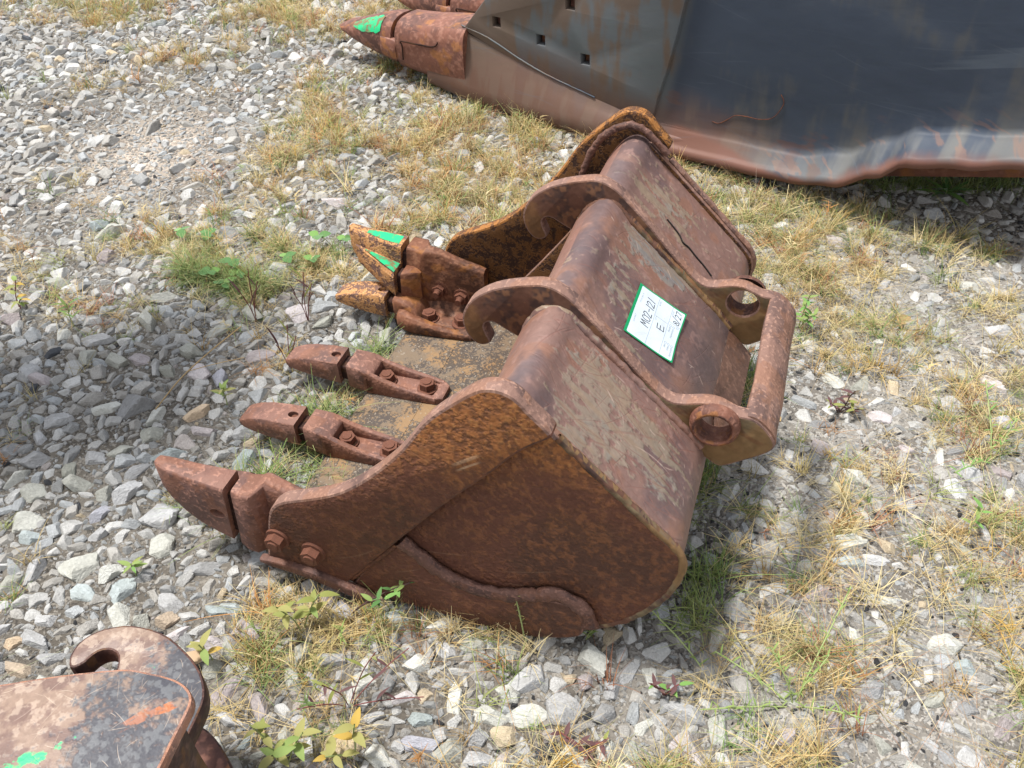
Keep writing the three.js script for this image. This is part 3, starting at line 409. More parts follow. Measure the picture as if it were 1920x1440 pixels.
// inspection sticker on the back plate
{
  const W = 600, H = 480, cv = document.createElement('canvas'); cv.width = W; cv.height = H; const x = cv.getContext('2d');
  x.fillStyle = '#0f8f58'; x.fillRect(0, 0, W, H); x.fillStyle = '#ccd6df'; x.beginPath(); x.roundRect(14, 26, W - 28, H - 38, 12); x.fill();
  x.strokeStyle = '#6b7680'; x.lineWidth = 2.5; const ln = (a, b, c, d) => { x.beginPath(); x.moveTo(a, b); x.lineTo(c, d); x.stroke(); };
  ln(16, 210, W - 16, 210); ln(16, 350, W - 16, 350); ln(372, 210, 372, 350); ln(410, 350, 410, H - 14);
  x.fillStyle = '#7b858f'; x.font = '20px sans-serif'; x.fillText('CONTRACT', 150, 62); x.fillText('STOCK NO. ID', 390, 62); x.fillText('LOT #', 320, 236); x.fillText('NOTES', 500, 236); x.fillText('DATE', 500, 372);
  x.font = 'italic 23px sans-serif'; x.fillStyle = '#56606a';
  const bub = (cx, cy, t) => { x.beginPath(); x.arc(cx, cy, 10, 0, 7); x.strokeStyle = '#6b7680'; x.stroke(); x.fillText(t, cx - 18 - x.measureText(t).width, cy + 8); };
  bub(170, 376, 'IMC'); bub(170, 408, 'Video'); bub(170, 440, 'Appraisals'); bub(376, 376, 'Fluids'); bub(376, 408, 'Inspection'); bub(392, 442, '');
  x.strokeStyle = '#15171c'; x.lineWidth = 7; x.lineCap = x.lineJoin = 'round';
  const pen = (...ps) => { x.beginPath(); ps.forEach((p, i) => (i ? x.lineTo(...p) : x.moveTo(...p))); x.stroke(); };
  // M02-121 by hand
  pen([188, 190], [198, 112], [214, 160], [234, 110], [240, 188]); x.beginPath(); x.ellipse(276, 150, 20, 38, 0.1, 0, 7); x.stroke();
  pen([304, 128], [316, 112], [334, 114], [338, 132], [304, 188], [344, 186]); pen([358, 152], [386, 148]); pen([412, 108], [404, 188]); pen([428, 126], [442, 108], [458, 114], [460, 132], [426, 186], [468, 182]); pen([498, 104], [488, 184]);
  // E
  pen([306, 256], [254, 262], [258, 330], [312, 322]); pen([256, 294], [300, 288]);
  // 8/27
  x.lineWidth = 6; x.beginPath(); x.ellipse(438, 402, 11, 12, 0, 0, 7); x.stroke(); x.beginPath(); x.ellipse(436, 430, 13, 15, 0, 0, 7); x.stroke(); pen([492, 366], [456, 452]); pen([500, 398], [510, 386], [526, 392], [524, 408], [500, 446], [532, 442]); pen([540, 392], [570, 388], [552, 442]);
  const rs = rng(61); for (let i = 0; i < 260; i++) { x.fillStyle = `rgba(110,80,60,${(0.04 + 0.16 * rs()).toFixed(3)})`; x.beginPath(); x.ellipse(rs() * W, rs() * H, 1 + 5 * rs() * rs(), 1 + 4 * rs() * rs(), rs() * 3, 0, 7); x.fill(); }
  for (let i = 0; i < 9; i++) { x.fillStyle = `rgba(120,100,85,${(0.03 + 0.04 * rs()).toFixed(3)})`; x.beginPath(); x.ellipse(rs() * W, rs() * H, 40 + 90 * rs(), 14 + 30 * rs(), rs() * 3, 0, 7); x.fill(); }
  const t = new THREE.CanvasTexture(cv); t.colorSpace = THREE.SRGBColorSpace; t.anisotropy = 8;
  const p1 = [0.25, 0.417], tx = [-0.7091, -0.7051], n = [-0.7051, 0.7091], S = (s, w) => [p1[0] + tx[0] * s + n[0] * 0.0022, p1[1] + tx[1] * s + n[1] * 0.0022, w];
  const A = S(0.0716, 0.2776), B = S(0.0711, 0.3942), C = S(0.1671, 0.4213), D = S(0.1670, 0.3014), g = new THREE.BufferGeometry(), K = 8, pos = [], uv = [], idx = [];
  for (let i = 0; i <= K; i++) for (let j = 0; j <= K; j++) { const a = i / K, b = j / K, q = [0, 1, 2].map((k) => (A[k] * (1 - a) + B[k] * a) * (1 - b) + (D[k] * (1 - a) + C[k] * a) * b); const lift = 0.0007 * Math.sin(i * 1.3) * Math.sin(j * 1.1) + 0.004 * Math.max(0, a + b - 1.55) ** 2 * 4 + 0.003 * Math.max(0, b - a - 0.6) ** 2 * 5; pos.push(q[0] + n[0] * lift, q[1] + n[1] * lift, q[2]); uv.push(a, 1 - b); }
  for (let i = 0; i < K; i++) for (let j = 0; j < K; j++) { const a = i * (K + 1) + j; idx.push(a, a + K + 1, a + 1, a + 1, a + K + 1, a + K + 2); }
  g.setAttribute('position', new THREE.Float32BufferAttribute(pos, 3)); g.setAttribute('uv', new THREE.Float32BufferAttribute(uv, 2)); g.setIndex(idx); g.computeVertexNormals();
  part(bucket, 'sticker', g, new THREE.MeshStandardMaterial({ map: t, roughness: 0.42, side: THREE.DoubleSide }), 'white sticker with a green border and handwriting');
}

// ---------------------------------------------------------------- the big blue-grey bucket behind (x towards its teeth, y up, z away)
{
  const tBlue = (() => {
    const N = 1024, L = [], D = [], G = [];
    for (let i = 0; i < 240; i++) L.push([R1(), R1(), (R1() - 0.5) * 1.0, 0.02 + R1() * 0.08, (R1() - 0.5) * 0.8, 0.0012, 0.15 + 0.35 * R1()]);
    for (let i = 0; i < 14; i++) G.push([0.30 + i * 0.004, 0.335 - i * 0.004 + R1() * 0.02, 2.62 + R1() * 0.08, 0.12 + R1() * 0.05, 0, 0.004, 0.35]);
    // the long crack-like rust line and a short upright one
    D.push([0.510, 0.140, 3.72, 0.03, -0.5, 0.004, 1], [0.535, 0.110, 2.85, 0.062, -0.5, 0.0028, 1], [0.537, 0.116, 0.05, 0.05, 0.9, 0.003, 1], [0.577, 0.13, 1.3, 0.035, 1.4, 0.0035, 1], [0.392, 0.145, 1.5, 0.03, 0, 0.0022, 0.9], [0.25, 0.17, 0.2, 0.03, 0, 0.004, 0.6]);
    const mL = strokes(N, N, L), mG = strokes(N, N, G);
    return tex(N, N, (u, v, c, x, y) => {        // u = (x + 1.2) / 2.4, v = y / 1.2
      const X = u * 2.4 - 1.2, Y = v * 1.2, a = fbm(u, v, 7, 6, 81), b = fbm(u, v, 60, 3, 82), g = fbm(u, v, 16, 5, 83), st = fbm2(u, v, 60, 7, 4, 84), k = y * N + x;
      c[0] = 0.042; c[1] = 0.054; c[2] = 0.077; scl(c, 0.85 + 0.3 * g); mixc(c, [0.085, 0.10, 0.125], 0.35 * sst(0.5, 0.75, a));
      mixc(c, [0.10, 0.095, 0.082], 0.55 * sst(0.54, 0.72, st * 0.5 + a * 0.5 + 0.16 * sst(0.35, 0.05, Y)));
      const plateZone = sst(0.20, 0.24, X + Y * -0.0 - (0.26 - Y * 0.15) + 0.22);
      mixc(c, [0.125, 0.138, 0.145], 0.8 * plateZone); mixc(c, [0.13, 0.080, 0.048], 0.7 * plateZone * sst(0.52, 0.64, 0.55 * a + 0.45 * st + 0.09 * sst(0.4, 0.1, Y)));
      const low = sst(0.17, 0.03, Y - 0.10 * sst(0.3, 0.95, X) + (a - 0.5) * 0.16) * sst(-0.15, 0.05, X);
      mixc(c, [0.135, 0.075, 0.054], 0.92 * low); mixc(c, [0.17, 0.13, 0.105], 0.3 * low * sst(0.52, 0.66, st));
      const eb = X < -0.13 ? (X < -0.39 ? 0.163 + (-0.39 - X) * 0.26 : X < -0.33 ? 0.115 + (-0.33 - X) * 0.8 : X < -0.235 ? 0.06 + (-0.235 - X) * 0.58 : 0.034 + (-0.13 - X) * 0.25) : 0.022, up = Y - eb, rim = sst(0.040, 0.018, up + (g - 0.5) * 0.05 - 0.03 * sst(-0.15, 0.1, X)) * sst(0.24, 0.2, X); mixc(c, [0.155, 0.074, 0.055], 0.95 * rim);
      const flare = sst(0.12, 0.03, up + (g - 0.5) * 0.08) * sst(0.08, -0.08, X) * (1 - rim);
      mixc(c, [0.15, 0.15, 0.145], flare * 0.6 * sst(0.44, 0.60, st * 0.5 + g * 0.5)); mixc(c, [0.24, 0.125, 0.08], 0.45 * flare * sst(0.60, 0.68, fbm2(u * 0.8 + v, v - u * 0.8, 30, 90, 4, 88)));
      mixc(c, [0.15, 0.065, 0.035], 0.35 * sst(0.72, 0.78, g) * sst(0.3, 0.1, Y)); mixc(c, [0.10, 0.12, 0.145], mL[k] * 0.5); mixc(c, [0.16, 0.19, 0.22], mG[k] * 0.6);
      return 0.4 + 0.3 * (b - 0.5) + 0.2 * (g - 0.5);
    });
  })();
  const paint = std(tBlue, 0.56, 0.0014, { side: THREE.DoubleSide, specularIntensity: 0.42 }), rust = std(rep(tRust, 2.6), 0.55, 0.0016), rustTooth = std(rep(tRust, 2.2), 0.5, 0.0016, { color: new THREE.Color(1.25, 1.25, 1.25) });
  const bb = thing('large_excavator_bucket', 'large blue grey excavator bucket with square bolt holes and rusty teeth lying behind', 'excavator bucket', [0.63, 0, -2.12], Math.atan2(0.611, -0.792));
  // side wall with a flared lower edge: stations along x give height of the flare, reach of the flare, bottom height
  const ST = [[-1.15, 0.33, 0.075, 0.28], [-0.62, 0.268, 0.072, 0.222], [-0.5, 0.246, 0.072, 0.190], [-0.39, 0.222, 0.070, 0.163], [-0.33, 0.182, 0.066, 0.115], [-0.235, 0.128, 0.056, 0.060], [-0.13, 0.096, 0.045, 0.034], [0.0, 0.090, 0.040, 0.022], [0.2, 0.08, 0.030, 0.010]];
  const at = (x) => { for (let i = 1; i < ST.length; i++) if (x <= ST[i][0]) { let t = clamp((x - ST[i - 1][0]) / (ST[i][0] - ST[i - 1][0])); t = t * t * (3 - 2 * t); return [1, 2, 3].map((k) => ST[i - 1][k] + (ST[i][k] - ST[i - 1][k]) * t); } return ST[ST.length - 1].slice(1); };
  const section = (x) => {
    const [yh, f, yb] = at(x), o = [[1.15, 0.10], [0.9, 0.03], [0.6, 0.0], [yh + 0.12, 0.0], [yh + 0.05, -0.001], [yh + 0.015, -0.004]];
    for (let k = 0; k <= 8; k++) { const t = k / 8; o.push([yh + (yb + 0.030 - yh) * t, -0.006 - (f - 0.006) * (t * (0.35 + 0.65 * t) * 0.5 + 0.5 * Math.sqrt(t))]); }
    for (let k = 1; k <= 7; k++) { const a = k / 7 * Math.PI * 0.9; o.push([yb + 0.015 + 0.015 * Math.cos(a), -f - 0.013 * Math.sin(a)]); }
    o.push([yb + 0.004, 0.03], [yb + 0.05, 0.06]); return o;
  };
  const nX = 90, pos = [], uv = [], idx = [], XX = (i) => -1.15 + (0.272 + 1.15) * i / nX; let n = 0;
  for (let i = 0; i <= nX; i++) { const x = XX(i), s = section(x); n = s.length; for (const [y, z] of s) { const w = 0.005 * (vn(x * 5 + 9, y * 5, 256, 6) - 0.5) + 0.0008 * (vn(x * 17, y * 12, 256, 7) - 0.5); pos.push(x - 0.14 * clamp(y - 0.1) * (x > 0.2 ? 1 : 0) * 0, y, z + w); uv.push((x + 1.2) / 2.4, y / 1.2); } }
  for (let i = 0; i < nX; i++) for (let j = 0; j < n - 1; j++) { const a = i * n + j, b = a + 1, c = a + n, d = c + 1; idx.push(a, b, c, b, d, c); }
  const g = new THREE.BufferGeometry(); g.setAttribute('position', new THREE.Float32BufferAttribute(pos, 3)); g.setAttribute('uv', new THREE.Float32BufferAttribute(uv, 2)); g.setIndex(idx); g.computeVertexNormals();
  part(bb, 'side_wall', g, paint, 'dark blue grey side wall with a bent, flared lower edge');
  // rust line standing slightly proud
  const RL = (pts, r) => part(bb, 'rust_crack', boxUV(tube(pts.map(([x, y, z]) => [x, y, z ?? -0.0035]), r, 50, 5)), std(rep(tRust, 6), 0.9, 0.001, { color: new THREE.Color(0.75, 0.62, 0.55) }));
  RL([[0.110, 0.118], [0.092, 0.117], [0.07, 0.132], [0.05, 0.148], [0.02, 0.153], [-0.012, 0.154], [-0.045, 0.165], [-0.062, 0.190], [-0.068, 0.212], [-0.058, 0.228]], 0.0010);
  // front side plate (thicker, overlapping), with square holes
  const hole = (x, y) => { const h = new THREE.Path(), r = 0.0195, a = 0.75; h.moveTo(x + r * Math.cos(a), y + r * Math.sin(a)); for (let k = 1; k < 4; k++) h.lineTo(x + r * Math.cos(a + k * Math.PI / 2), y + r * Math.sin(a + k * Math.PI / 2)); h.closePath(); return h; };
  const fp = [[0.272, 0.095], [0.262, 0.15], [0.242, 0.224], [0.221, 0.323], [0.207, 0.402], [0.17, 0.62], [0.12, 1.1], [0.30, 1.1], [0.52, 0.66], [0.70, 0.43], [0.817, 0.297], [0.862, 0.245], [0.889, 0.214], [0.875, 0.200], [0.76, 0.165], [0.60, 0.125], [0.44, 0.10], [0.33, 0.085]];
  const pg = plate(fp, -0.016, 0.012, { bevel: 0.003, smooth: 0, holes: [hole(0.532, 0.339), hole(0.774, 0.249), hole(0.626, 0.228), hole(0.484, 0.204)] });
  { const p = pg.attributes.position, q = pg.attributes.uv; for (let i = 0; i < p.count; i++) q.setXY(i, (p.getX(i) + 1.2) / 2.4, p.getY(i) / 1.2); }
  const fpl = part(bb, 'side_plate', pg, paint, 'grey front side plate with square bolt holes');
  for (const [x, y] of [[0.532, 0.339], [0.774, 0.249], [0.626, 0.228], [0.484, 0.204]]) part(fpl, 'hole_lining', boxUV(new THREE.BoxGeometry(0.05, 0.05, 0.004).translate(x, y, 0.014)), rust);
  // cutting edge end: thick bull-nosed lower side, leaning out towards its foot
  const low = [];
  for (let i = 0; i <= 40; i++) {
    const x = 1.03 - 1.03 * i / 40, t = clamp(i / 34), kz = 0.3 + 0.7 * sst(0.0, 0.4, x), top = 0.215 - 0.135 * Math.pow(clamp((0.95 - x) / 0.7), 0.85) + (x > 0.9 ? -0.9 * (x - 0.9) : 0), bot = x > 0.86 ? 0.001 + (x - 0.86) * 0.10 : 0.0, out = (0.030 + 0.018 * Math.sin(Math.PI * t)) * kz;
    low.push([[x, top, -0.0125 * kz], [x, top - 0.018, -0.019 * kz], [x, top * 0.62 + 0.01, -0.030 * kz], [x, bot + 0.055, -out - 0.004], [x, bot + 0.022, -out - 0.007], [x, bot + 0.005, -out], [x, bot, -out + 0.016], [x, bot, 0.05], [x, top, 0.05]]);
  }
  const lg = loft(low, { crease: 1.2 }); { const p = lg.attributes.position, q = lg.attributes.uv; for (let i = 0; i < p.count; i++) q.setXY(i, (p.getX(i) + 1.2) / 2.4, p.getY(i) / 1.2); }
  part(bb, 'cutting_edge', lg, paint, 'rusty brown lower edge of the front');
  part(bb, 'weld_bead', bead([[0.90, 0.216, -0.014], [0.808, 0.200, -0.016], [0.686, 0.158, -0.017], [0.597, 0.134, -0.017], [0.45, 0.107, -0.017]], 0.0022, 41), paint);
  // inner bowl: floor plate, back and far wall, so that it is a vessel from any side
  part(bb, 'bowl', merge(loft([[0.07], [1.3]].map(([z]) => [[0.98, 0.03, z], [0.98, 0.06, z], [-0.2, 0.05, z], [-0.8, 0.22, z], [-1.1, 0.7, z], [-1.14, 0.7, z], [-0.84, 0.20, z], [-0.2, 0.02, z]])), loft([[1.28], [1.32]].map(([z]) => [[0.9, 0.02, z], [0.9, 0.21, z], [0.52, 0.66, z], [0.2, 1.1, z], [-1.1, 1.1, z], [-1.1, 0.5, z], [-0.7, 0.1, z], [-0.2, 0.0, z]]))), std(rep(tRust, 1.5), 0.6, 0.002));
  // teeth with two-piece adapters
  const oval = (x, cy, cz, hy, hz, p = 2.6, m = 20) => { const o = []; for (let k = 0; k < m; k++) { const a = k / m * Math.PI * 2, c = Math.cos(a), s = Math.sin(a); o.push([x, cy + hy * Math.sign(c) * Math.pow(Math.abs(c), 2 / p), cz + hz * Math.sign(s) * Math.pow(Math.abs(s), 2 / p)]); } return o; };
  const makeTooth = (z, y, dx, label, painted) => {
    const T = part(bb, 'tooth', loft([oval(1.172 + dx, 0.112 + y, z, 0.074, 0.075), oval(1.20 + dx, 0.112 + y, z, 0.072, 0.074), oval(1.25 + dx, 0.110 + y, z, 0.062, 0.070), oval(1.31 + dx, 0.105 + y, z, 0.046, 0.062), oval(1.37 + dx, 0.104 + y, z, 0.028, 0.052), oval(1.415 + dx, 0.105 + y, z, 0.014, 0.042), oval(1.43 + dx, 0.106 + y, z, 0.005, 0.032)], { crease: 1.1 }), rustTooth, label);
    part(T, 'lock_ring', loft([oval(1.163 + dx, 0.112 + y, z, 0.060, 0.062), oval(1.19 + dx, 0.112 + y, z, 0.060, 0.062)], { crease: 1.1 }), std(rep(tRust, 4), 0.7, 0.001, { color: new THREE.Color(0.3, 0.3, 0.3) }));
    part(T, 'ear_lug', loft([oval(1.150 + dx, 0.098 + y, z - 0.066, 0.030, 0.016), oval(1.165 + dx, 0.098 + y, z - 0.067, 0.034, 0.018), oval(1.215 + dx, 0.10 + y, z - 0.064, 0.032, 0.014)], { crease: 1.1 }), rustTooth);
    const A = part(bb, 'tooth_adapter', loft([oval(1.150 + dx, 0.112 + y, z, 0.078, 0.080, 3), oval(1.12 + dx, 0.112 + y, z, 0.080, 0.082, 3), oval(1.05 + dx, 0.113 + y, z, 0.086, 0.085, 3), oval(0.97 + dx, 0.116 + y, z, 0.094, 0.087, 3.4), oval(0.88 + dx, 0.12 + y, z, 0.100, 0.088, 4)], { crease: 1.1 }), rustTooth);
    const c0 = [[1.118, 0.080], [1.116, 0.128], [1.122, 0.135], [1.05, 0.140], [0.985, 0.148], [0.968, 0.168], [0.90, 0.205]].map(([x, yy]) => { const q = clamp(Math.abs(yy - 0.113) / 0.086); return [x + dx, yy + y, z - 0.086 * Math.pow(1 - Math.pow(q, 3.1), 1 / 3.1) - 0.0008]; });
    part(A, 'wear_cap_joint', boxUV(tube(c0, 0.0024, 60, 6)), std(rep(tRust, 4), 0.9, 0.001, { color: new THREE.Color(0.25, 0.25, 0.25) }));
    if (painted) {
      const n = 14, m = 10, P = [], I = [];
      for (let i = 0; i <= n; i++) { const x = 1.215 + 0.135 * i / n, k = [[1.172, 0.074, 0.075, 0.112], [1.20, 0.072, 0.074, 0.112], [1.25, 0.062, 0.070, 0.110], [1.31, 0.046, 0.062, 0.105], [1.37, 0.028, 0.052, 0.104]]; let q = 0; while (q < 3 && k[q + 1][0] < x) q++; const t = (x - k[q][0]) / (k[q + 1][0] - k[q][0]), hy = k[q][1] + (k[q + 1][1] - k[q][1]) * t + 0.0016, hz = k[q][2] + (k[q + 1][2] - k[q][2]) * t + 0.0016, cy = k[q][3] + (k[q + 1][3] - k[q][3]) * t;
        const half = 0.52 * Math.sqrt(Math.max(0, 1 - ((i / n - 0.36) / 0.66) ** 2)) * (0.9 + 0.25 * vn(i * 0.9, 1, 256, 3));
        for (let j = 0; j <= m; j++) { const a = -0.80 + (j / m * 2 - 1) * half, c = Math.cos(a), s = Math.sin(a); P.push(x + dx, cy + y + hy * Math.sign(c) * Math.pow(Math.abs(c), 2 / 2.6), z + hz * Math.sign(s) * Math.pow(Math.abs(s), 2 / 2.6)); } }
      for (let i = 0; i < n; i++) for (let j = 0; j < m; j++) { const a = i * (m + 1) + j; I.push(a, a + 1, a + m + 1, a + 1, a + m + 2, a + m + 1); }
      const gg = new THREE.BufferGeometry(); gg.setAttribute('position', new THREE.Float32BufferAttribute(P, 3)); gg.setIndex(I); gg.computeVertexNormals();
      part(T, 'paint_patch', boxUV(gg), Object.assign(M.green.clone(), { side: THREE.DoubleSide }));
    }
  };
  makeTooth(0.045, 0, 0, 'near tooth with a patch of green paint', true);
  makeTooth(0.34, 0.0, 0.02, 'second tooth, half cut by the top of the frame', false);
}

// ---------------------------------------------------------------- the bucket in the bottom corner, lying on its side
{
  const tFg = (() => {
    const N = 1024, L = [], O = [];
    for (let i = 0; i < 520; i++) L.push([R1(), R1(), R1() * 6.3, 0.01 + R1() * 0.07, (R1() - 0.5) * 1.5, 0.0014, 0.3 + 0.6 * R1()]);
    for (let i = 0; i < 10; i++) O.push([0.73 + R1() * 0.03, 0.545 + R1() * 0.025, 0.45 + R1() * 0.3, 0.09, 0, 0.009, 0.6], [0.81 + R1() * 0.02, 0.60 + R1() * 0.015, 0.2 + R1() * 0.3, 0.045, 0, 0.012, 0.9]);
    const mL = strokes(N, N, L), mO = strokes(N, N, O);
    return tex(N, N, (u, v, c, x, y) => {        // u = (x + 0.62) / 0.35, v = -(z + 0.72) / -0.35 ... see uv below
      const a = fbm(u, v, 5, 6, 91), b = fbm(u, v, 46, 4, 92), g = fbm(u, v, 18, 5, 93), k = y * N + x;
      c[0] = 0.24; c[1] = 0.165; c[2] = 0.125; mixc(c, [0.16, 0.10, 0.082], sst(0.45, 0.65, g)); mixc(c, [0.37, 0.28, 0.22], 0.7 * sst(0.52, 0.7, b));
      const f2 = fbm(u, v, 100, 3, 95), p = sst(0.46, 0.62, a * 0.40 + g * 0.22 + b * 0.24 + f2 * 0.22 + 0.25 * sst(0.50, 0.70, u) - 0.15); mixc(c, [0.034, 0.042, 0.056], 0.88 * p); scl(c, 0.85 + 0.3 * f2); mixc(c, [0.16, 0.17, 0.18], 0.4 * p * sst(0.52, 0.68, b));
      mixc(c, [0.46, 0.36, 0.28], 0.65 * mL[k]); mixc(c, [0.42, 0.125, 0.035], 0.9 * mO[k] * sst(0.35, 0.55, b));
      const gx = (u - 0.52) * 0.94 + (v - 0.487) * 0.34, gy = (v - 0.487) * 0.94 - (u - 0.52) * 0.34, gr = Math.exp(-((gx / 0.10) ** 2) - ((gy / 0.026) ** 2)); mixc(c, [0.02, 0.50, 0.17], 0.95 * sst(0.40, 0.56, gr * 0.62 + (b - 0.5) * 0.9 + (g - 0.5) * 0.5));
      return 0.4 * b + 0.3 * (1 - p) - 0.2 * mL[k];
    }, THREE.MirroredRepeatWrapping);
  })();
  const mF = std(tFg, 0.5, 0.0012, { specularIntensity: 0.8 }), mE = std(rep(tEdge, 6), 0.6, 0.001, { color: new THREE.Color(1.5, 1.4, 1.3) }), dark = std(rep(tRust, 3), 0.55, 0.0014, { color: new THREE.Color(0.55, 0.6, 0.68) });
  const fb = thing('small_excavator_bucket', 'worn black and rust excavator bucket lying on its side, green spray on its plate', 'excavator bucket', [-0.45, 0, -0.45]);
  const lay = (pts, y, t, holes) => { const g = plate(pts.map(([x, z]) => [x + 0.45, -(z + 0.45)]), 0, t, { bevel: 0.003, smooth: 1, holes }); g.rotateX(-Math.PI / 2); g.translate(0, y - t, 0); const gr = g.groups.slice(); boxUV(g); g.groups = gr; const p = g.attributes.position, q = g.attributes.uv, nn = g.attributes.normal; for (let i = 0; i < p.count; i++) if (nn.getY(i) > 0.6) q.setXY(i, (p.getX(i) - 0.45 + 0.64) / 0.35, 1 - (p.getZ(i) - 0.45 + 0.60) / 0.35); return g; };
  const TOP = [[-0.95, -0.46], [-0.70, -0.485], [-0.52, -0.500], [-0.490, -0.504], [-0.465, -0.507], [-0.439, -0.509], [-0.414, -0.5105], [-0.393, -0.511], [-0.376, -0.507], [-0.348, -0.499], [-0.333, -0.491], [-0.3235, -0.481], [-0.320, -0.471], [-0.3225, -0.458], [-0.328, -0.437], [-0.335, -0.405], [-0.355, -0.33], [-0.40, -0.22], [-0.48, -0.12], [-0.60, -0.07], [-0.95, -0.10]];
  part(fb, 'side_plate', lay(TOP, 0.40, 0.016), [mF, mE], 'upper side plate with scratches, an orange scrape and green spray');
  const EARF = [[-0.535, -0.609], [-0.541, -0.620], [-0.541, -0.634], [-0.535, -0.648], [-0.522, -0.659], [-0.505, -0.665], [-0.483, -0.667], [-0.459, -0.662], [-0.433, -0.651], [-0.410, -0.632], [-0.389, -0.611], [-0.375, -0.591], [-0.367, -0.568], [-0.368, -0.548], [-0.380, -0.50], [-0.39, -0.42], [-0.45, -0.38], [-0.60, -0.40], [-0.60, -0.53], [-0.50, -0.560], [-0.481, -0.592], [-0.480, -0.613], [-0.484, -0.626], [-0.495, -0.633], [-0.507, -0.632], [-0.515, -0.625], [-0.521, -0.615]];
  const ear = part(fb, 'hook_ear', lay(EARF, 0.25, 0.028), [mF, dark], 'black and rust hook ear');
  // back plate standing between the side plates, seen as a dark wall under the edge of the upper plate
  const path = [[-0.52, -0.475], [-0.45, -0.490], [-0.39, -0.494], [-0.355, -0.486], [-0.338, -0.468], [-0.339, -0.448], [-0.345, -0.42], [-0.36, -0.36], [-0.385, -0.27], [-0.44, -0.19], [-0.55, -0.12], [-0.8, -0.10]];
  const wl = path.map(([x, z]) => { const q = [x + 0.45, z + 0.45]; return [[q[0], 0.384, q[1]], [q[0] - 0.0, 0.30, q[1]], [q[0] + 0.004, 0.20, q[1]], [q[0] + 0.004, 0.056, q[1]], [q[0] - 0.012, 0.056, q[1] + 0.012], [q[0] - 0.016, 0.20, q[1] + 0.012], [q[0] - 0.016, 0.384, q[1] + 0.012]]; });
  part(fb, 'back_plate', loft(wl, { crease: 1.0 }), dark, 'dark back plate below the upper side plate');
  part(fb, 'side_plate', lay([[-0.9, -0.60], [-0.60, -0.645], [-0.47, -0.652], [-0.434, -0.636], [-0.412, -0.616], [-0.392, -0.590], [-0.380, -0.57], [-0.366, -0.53], [-0.360, -0.48], [-0.37, -0.36], [-0.42, -0.22], [-0.55, -0.10], [-0.9, -0.10]], 0.055, 0.018), [std(rep(tRust, 1), 0.55, 0.0015, { color: new THREE.Color(1.1, 1.05, 1.05) }), dark]);
}

// ---------------------------------------------------------------- an unseen boom arm added beyond the left edge to shade the stones
{
  const m = std(rep(tRust, 1.5), 0.6, 0.002), a = thing('added_shade_arm', 'unseen rusty steel boom arm added outside the left edge to shade the stones', 'boom arm', [-2.35, 0, -1.13]);
  const ring = (x, y, h, w, z) => [[x - h * 0.5, y + h * 0.8, z - w], [x - h * 0.5, y + h * 0.8, z + w], [x + h * 0.5, y - h * 0.8, z + w], [x + h * 0.5, y - h * 0.8, z - w]];
  part(a, 'beam', loft([ring(0, 0.26, 0.30, 0.22, 0.08), ring(0.35, 0.75, 0.36, 0.26, -0.10), ring(0.70, 1.30, 0.34, 0.27, -0.30), ring(1.0, 1.75, 0.26, 0.22, -0.50), ring(1.10, 1.90, 0.14, 0.14, -0.56)]), m);
  part(a, 'pin_boss', boxUV(new THREE.CylinderGeometry(0.14, 0.14, 0.56, 28).rotateX(Math.PI / 2).translate(1.08, 1.86, -0.55)), m);
  part(a, 'prop', boxUV(new THREE.CylinderGeometry(0.06, 0.07, 1.75, 16).translate(0.80, 0.86, -0.38)), m);
}

// ---------------------------------------------------------------- ground
// what the ground carries where: [x, z, share of coarse stone, grass]
const AN = [[-1.59, -3.19, .9, .05], [-1.31, -2.40, .95, .02], [-1.06, -2.53, .12, .03], [-0.87, -2.26, .2, .1], [-1.0, -2.4, .12, .02], [-0.93, -2.62, .15, .03], [-1.13, -2.05, .25, .2], [-0.95, -1.89, .6, .45], [-0.97, -3.20, .7, .55], [-1.26, -3.66, .5, .9], [-0.75, -3.58, .4, 1], [-0.70, -2.67, .7, .5], [-0.69, -2.19, .5, .7], [-0.47, -2.17, .5, .7], [-0.36, -2.45, .5, .6], [-0.13, -2.43, .55, .6], [0.02, -2.26, .5, .75], [-0.67, -1.77, .6, .9], [-0.96, -1.72, .8, .4], [-0.93, -1.46, 1, .02], [-0.71, -1.44, 1, .03], [-0.51, -1.53, .9, .25], [-0.78, -1.15, 1, .02], [-0.55, -1.20, 1, .08], [-0.39, -1.19, .8, .4], [-0.47, -1.01, 1, .15], [-0.56, -0.86, 1, .15], [-0.36, -0.85, .85, .4], [-0.22, -0.75, .9, .4], [-0.07, -0.74, .9, .3], [0.09, -0.73, .9, .3], [-0.21, -0.62, .9, .45], [0.00, -0.61, .9, .5], [0.20, -0.72, .5, .25], [0.30, -0.84, .15, .3], [0.39, -0.71, .25, .4], [0.40, -0.90, .4, .35], [0.51, -0.84, .3, .4], [0.65, -0.79, .2, .3], [0.50, -0.59, .5, .4], [0.61, -0.58, .4, .35], [0.25, -0.60, .5, .4], [0.55, -1.13, .5, .4], [0.56, -1.34, .4, .25], [0.71, -1.33, .35, .4], [0.89, -1.68, .5, .5], [0.98, -1.48, .45, .4], [0.68, -1.80, .45, .7], [0.55, -2.06, .5, .7], [1.01, -1.84, .45, .6], [0.83, -1.11, .45, .4], [-0.06, -1.17, .3, 0]];
function field(x, z) { let w = 0, a = 0, b = 0; for (const [X, Z, c, g] of AN) { const d = 1 / Math.pow((X - x) ** 2 + (Z - z) ** 2 + 0.004, 1.6); w += d; a += d * c; b += d * g; } return [a / w, b / w]; }
const GX0 = -2.5, GX1 = 2.5, GZ0 = -4.2, GZ1 = -0.15, FN = 128, FG = new Float32Array(FN * FN * 2);
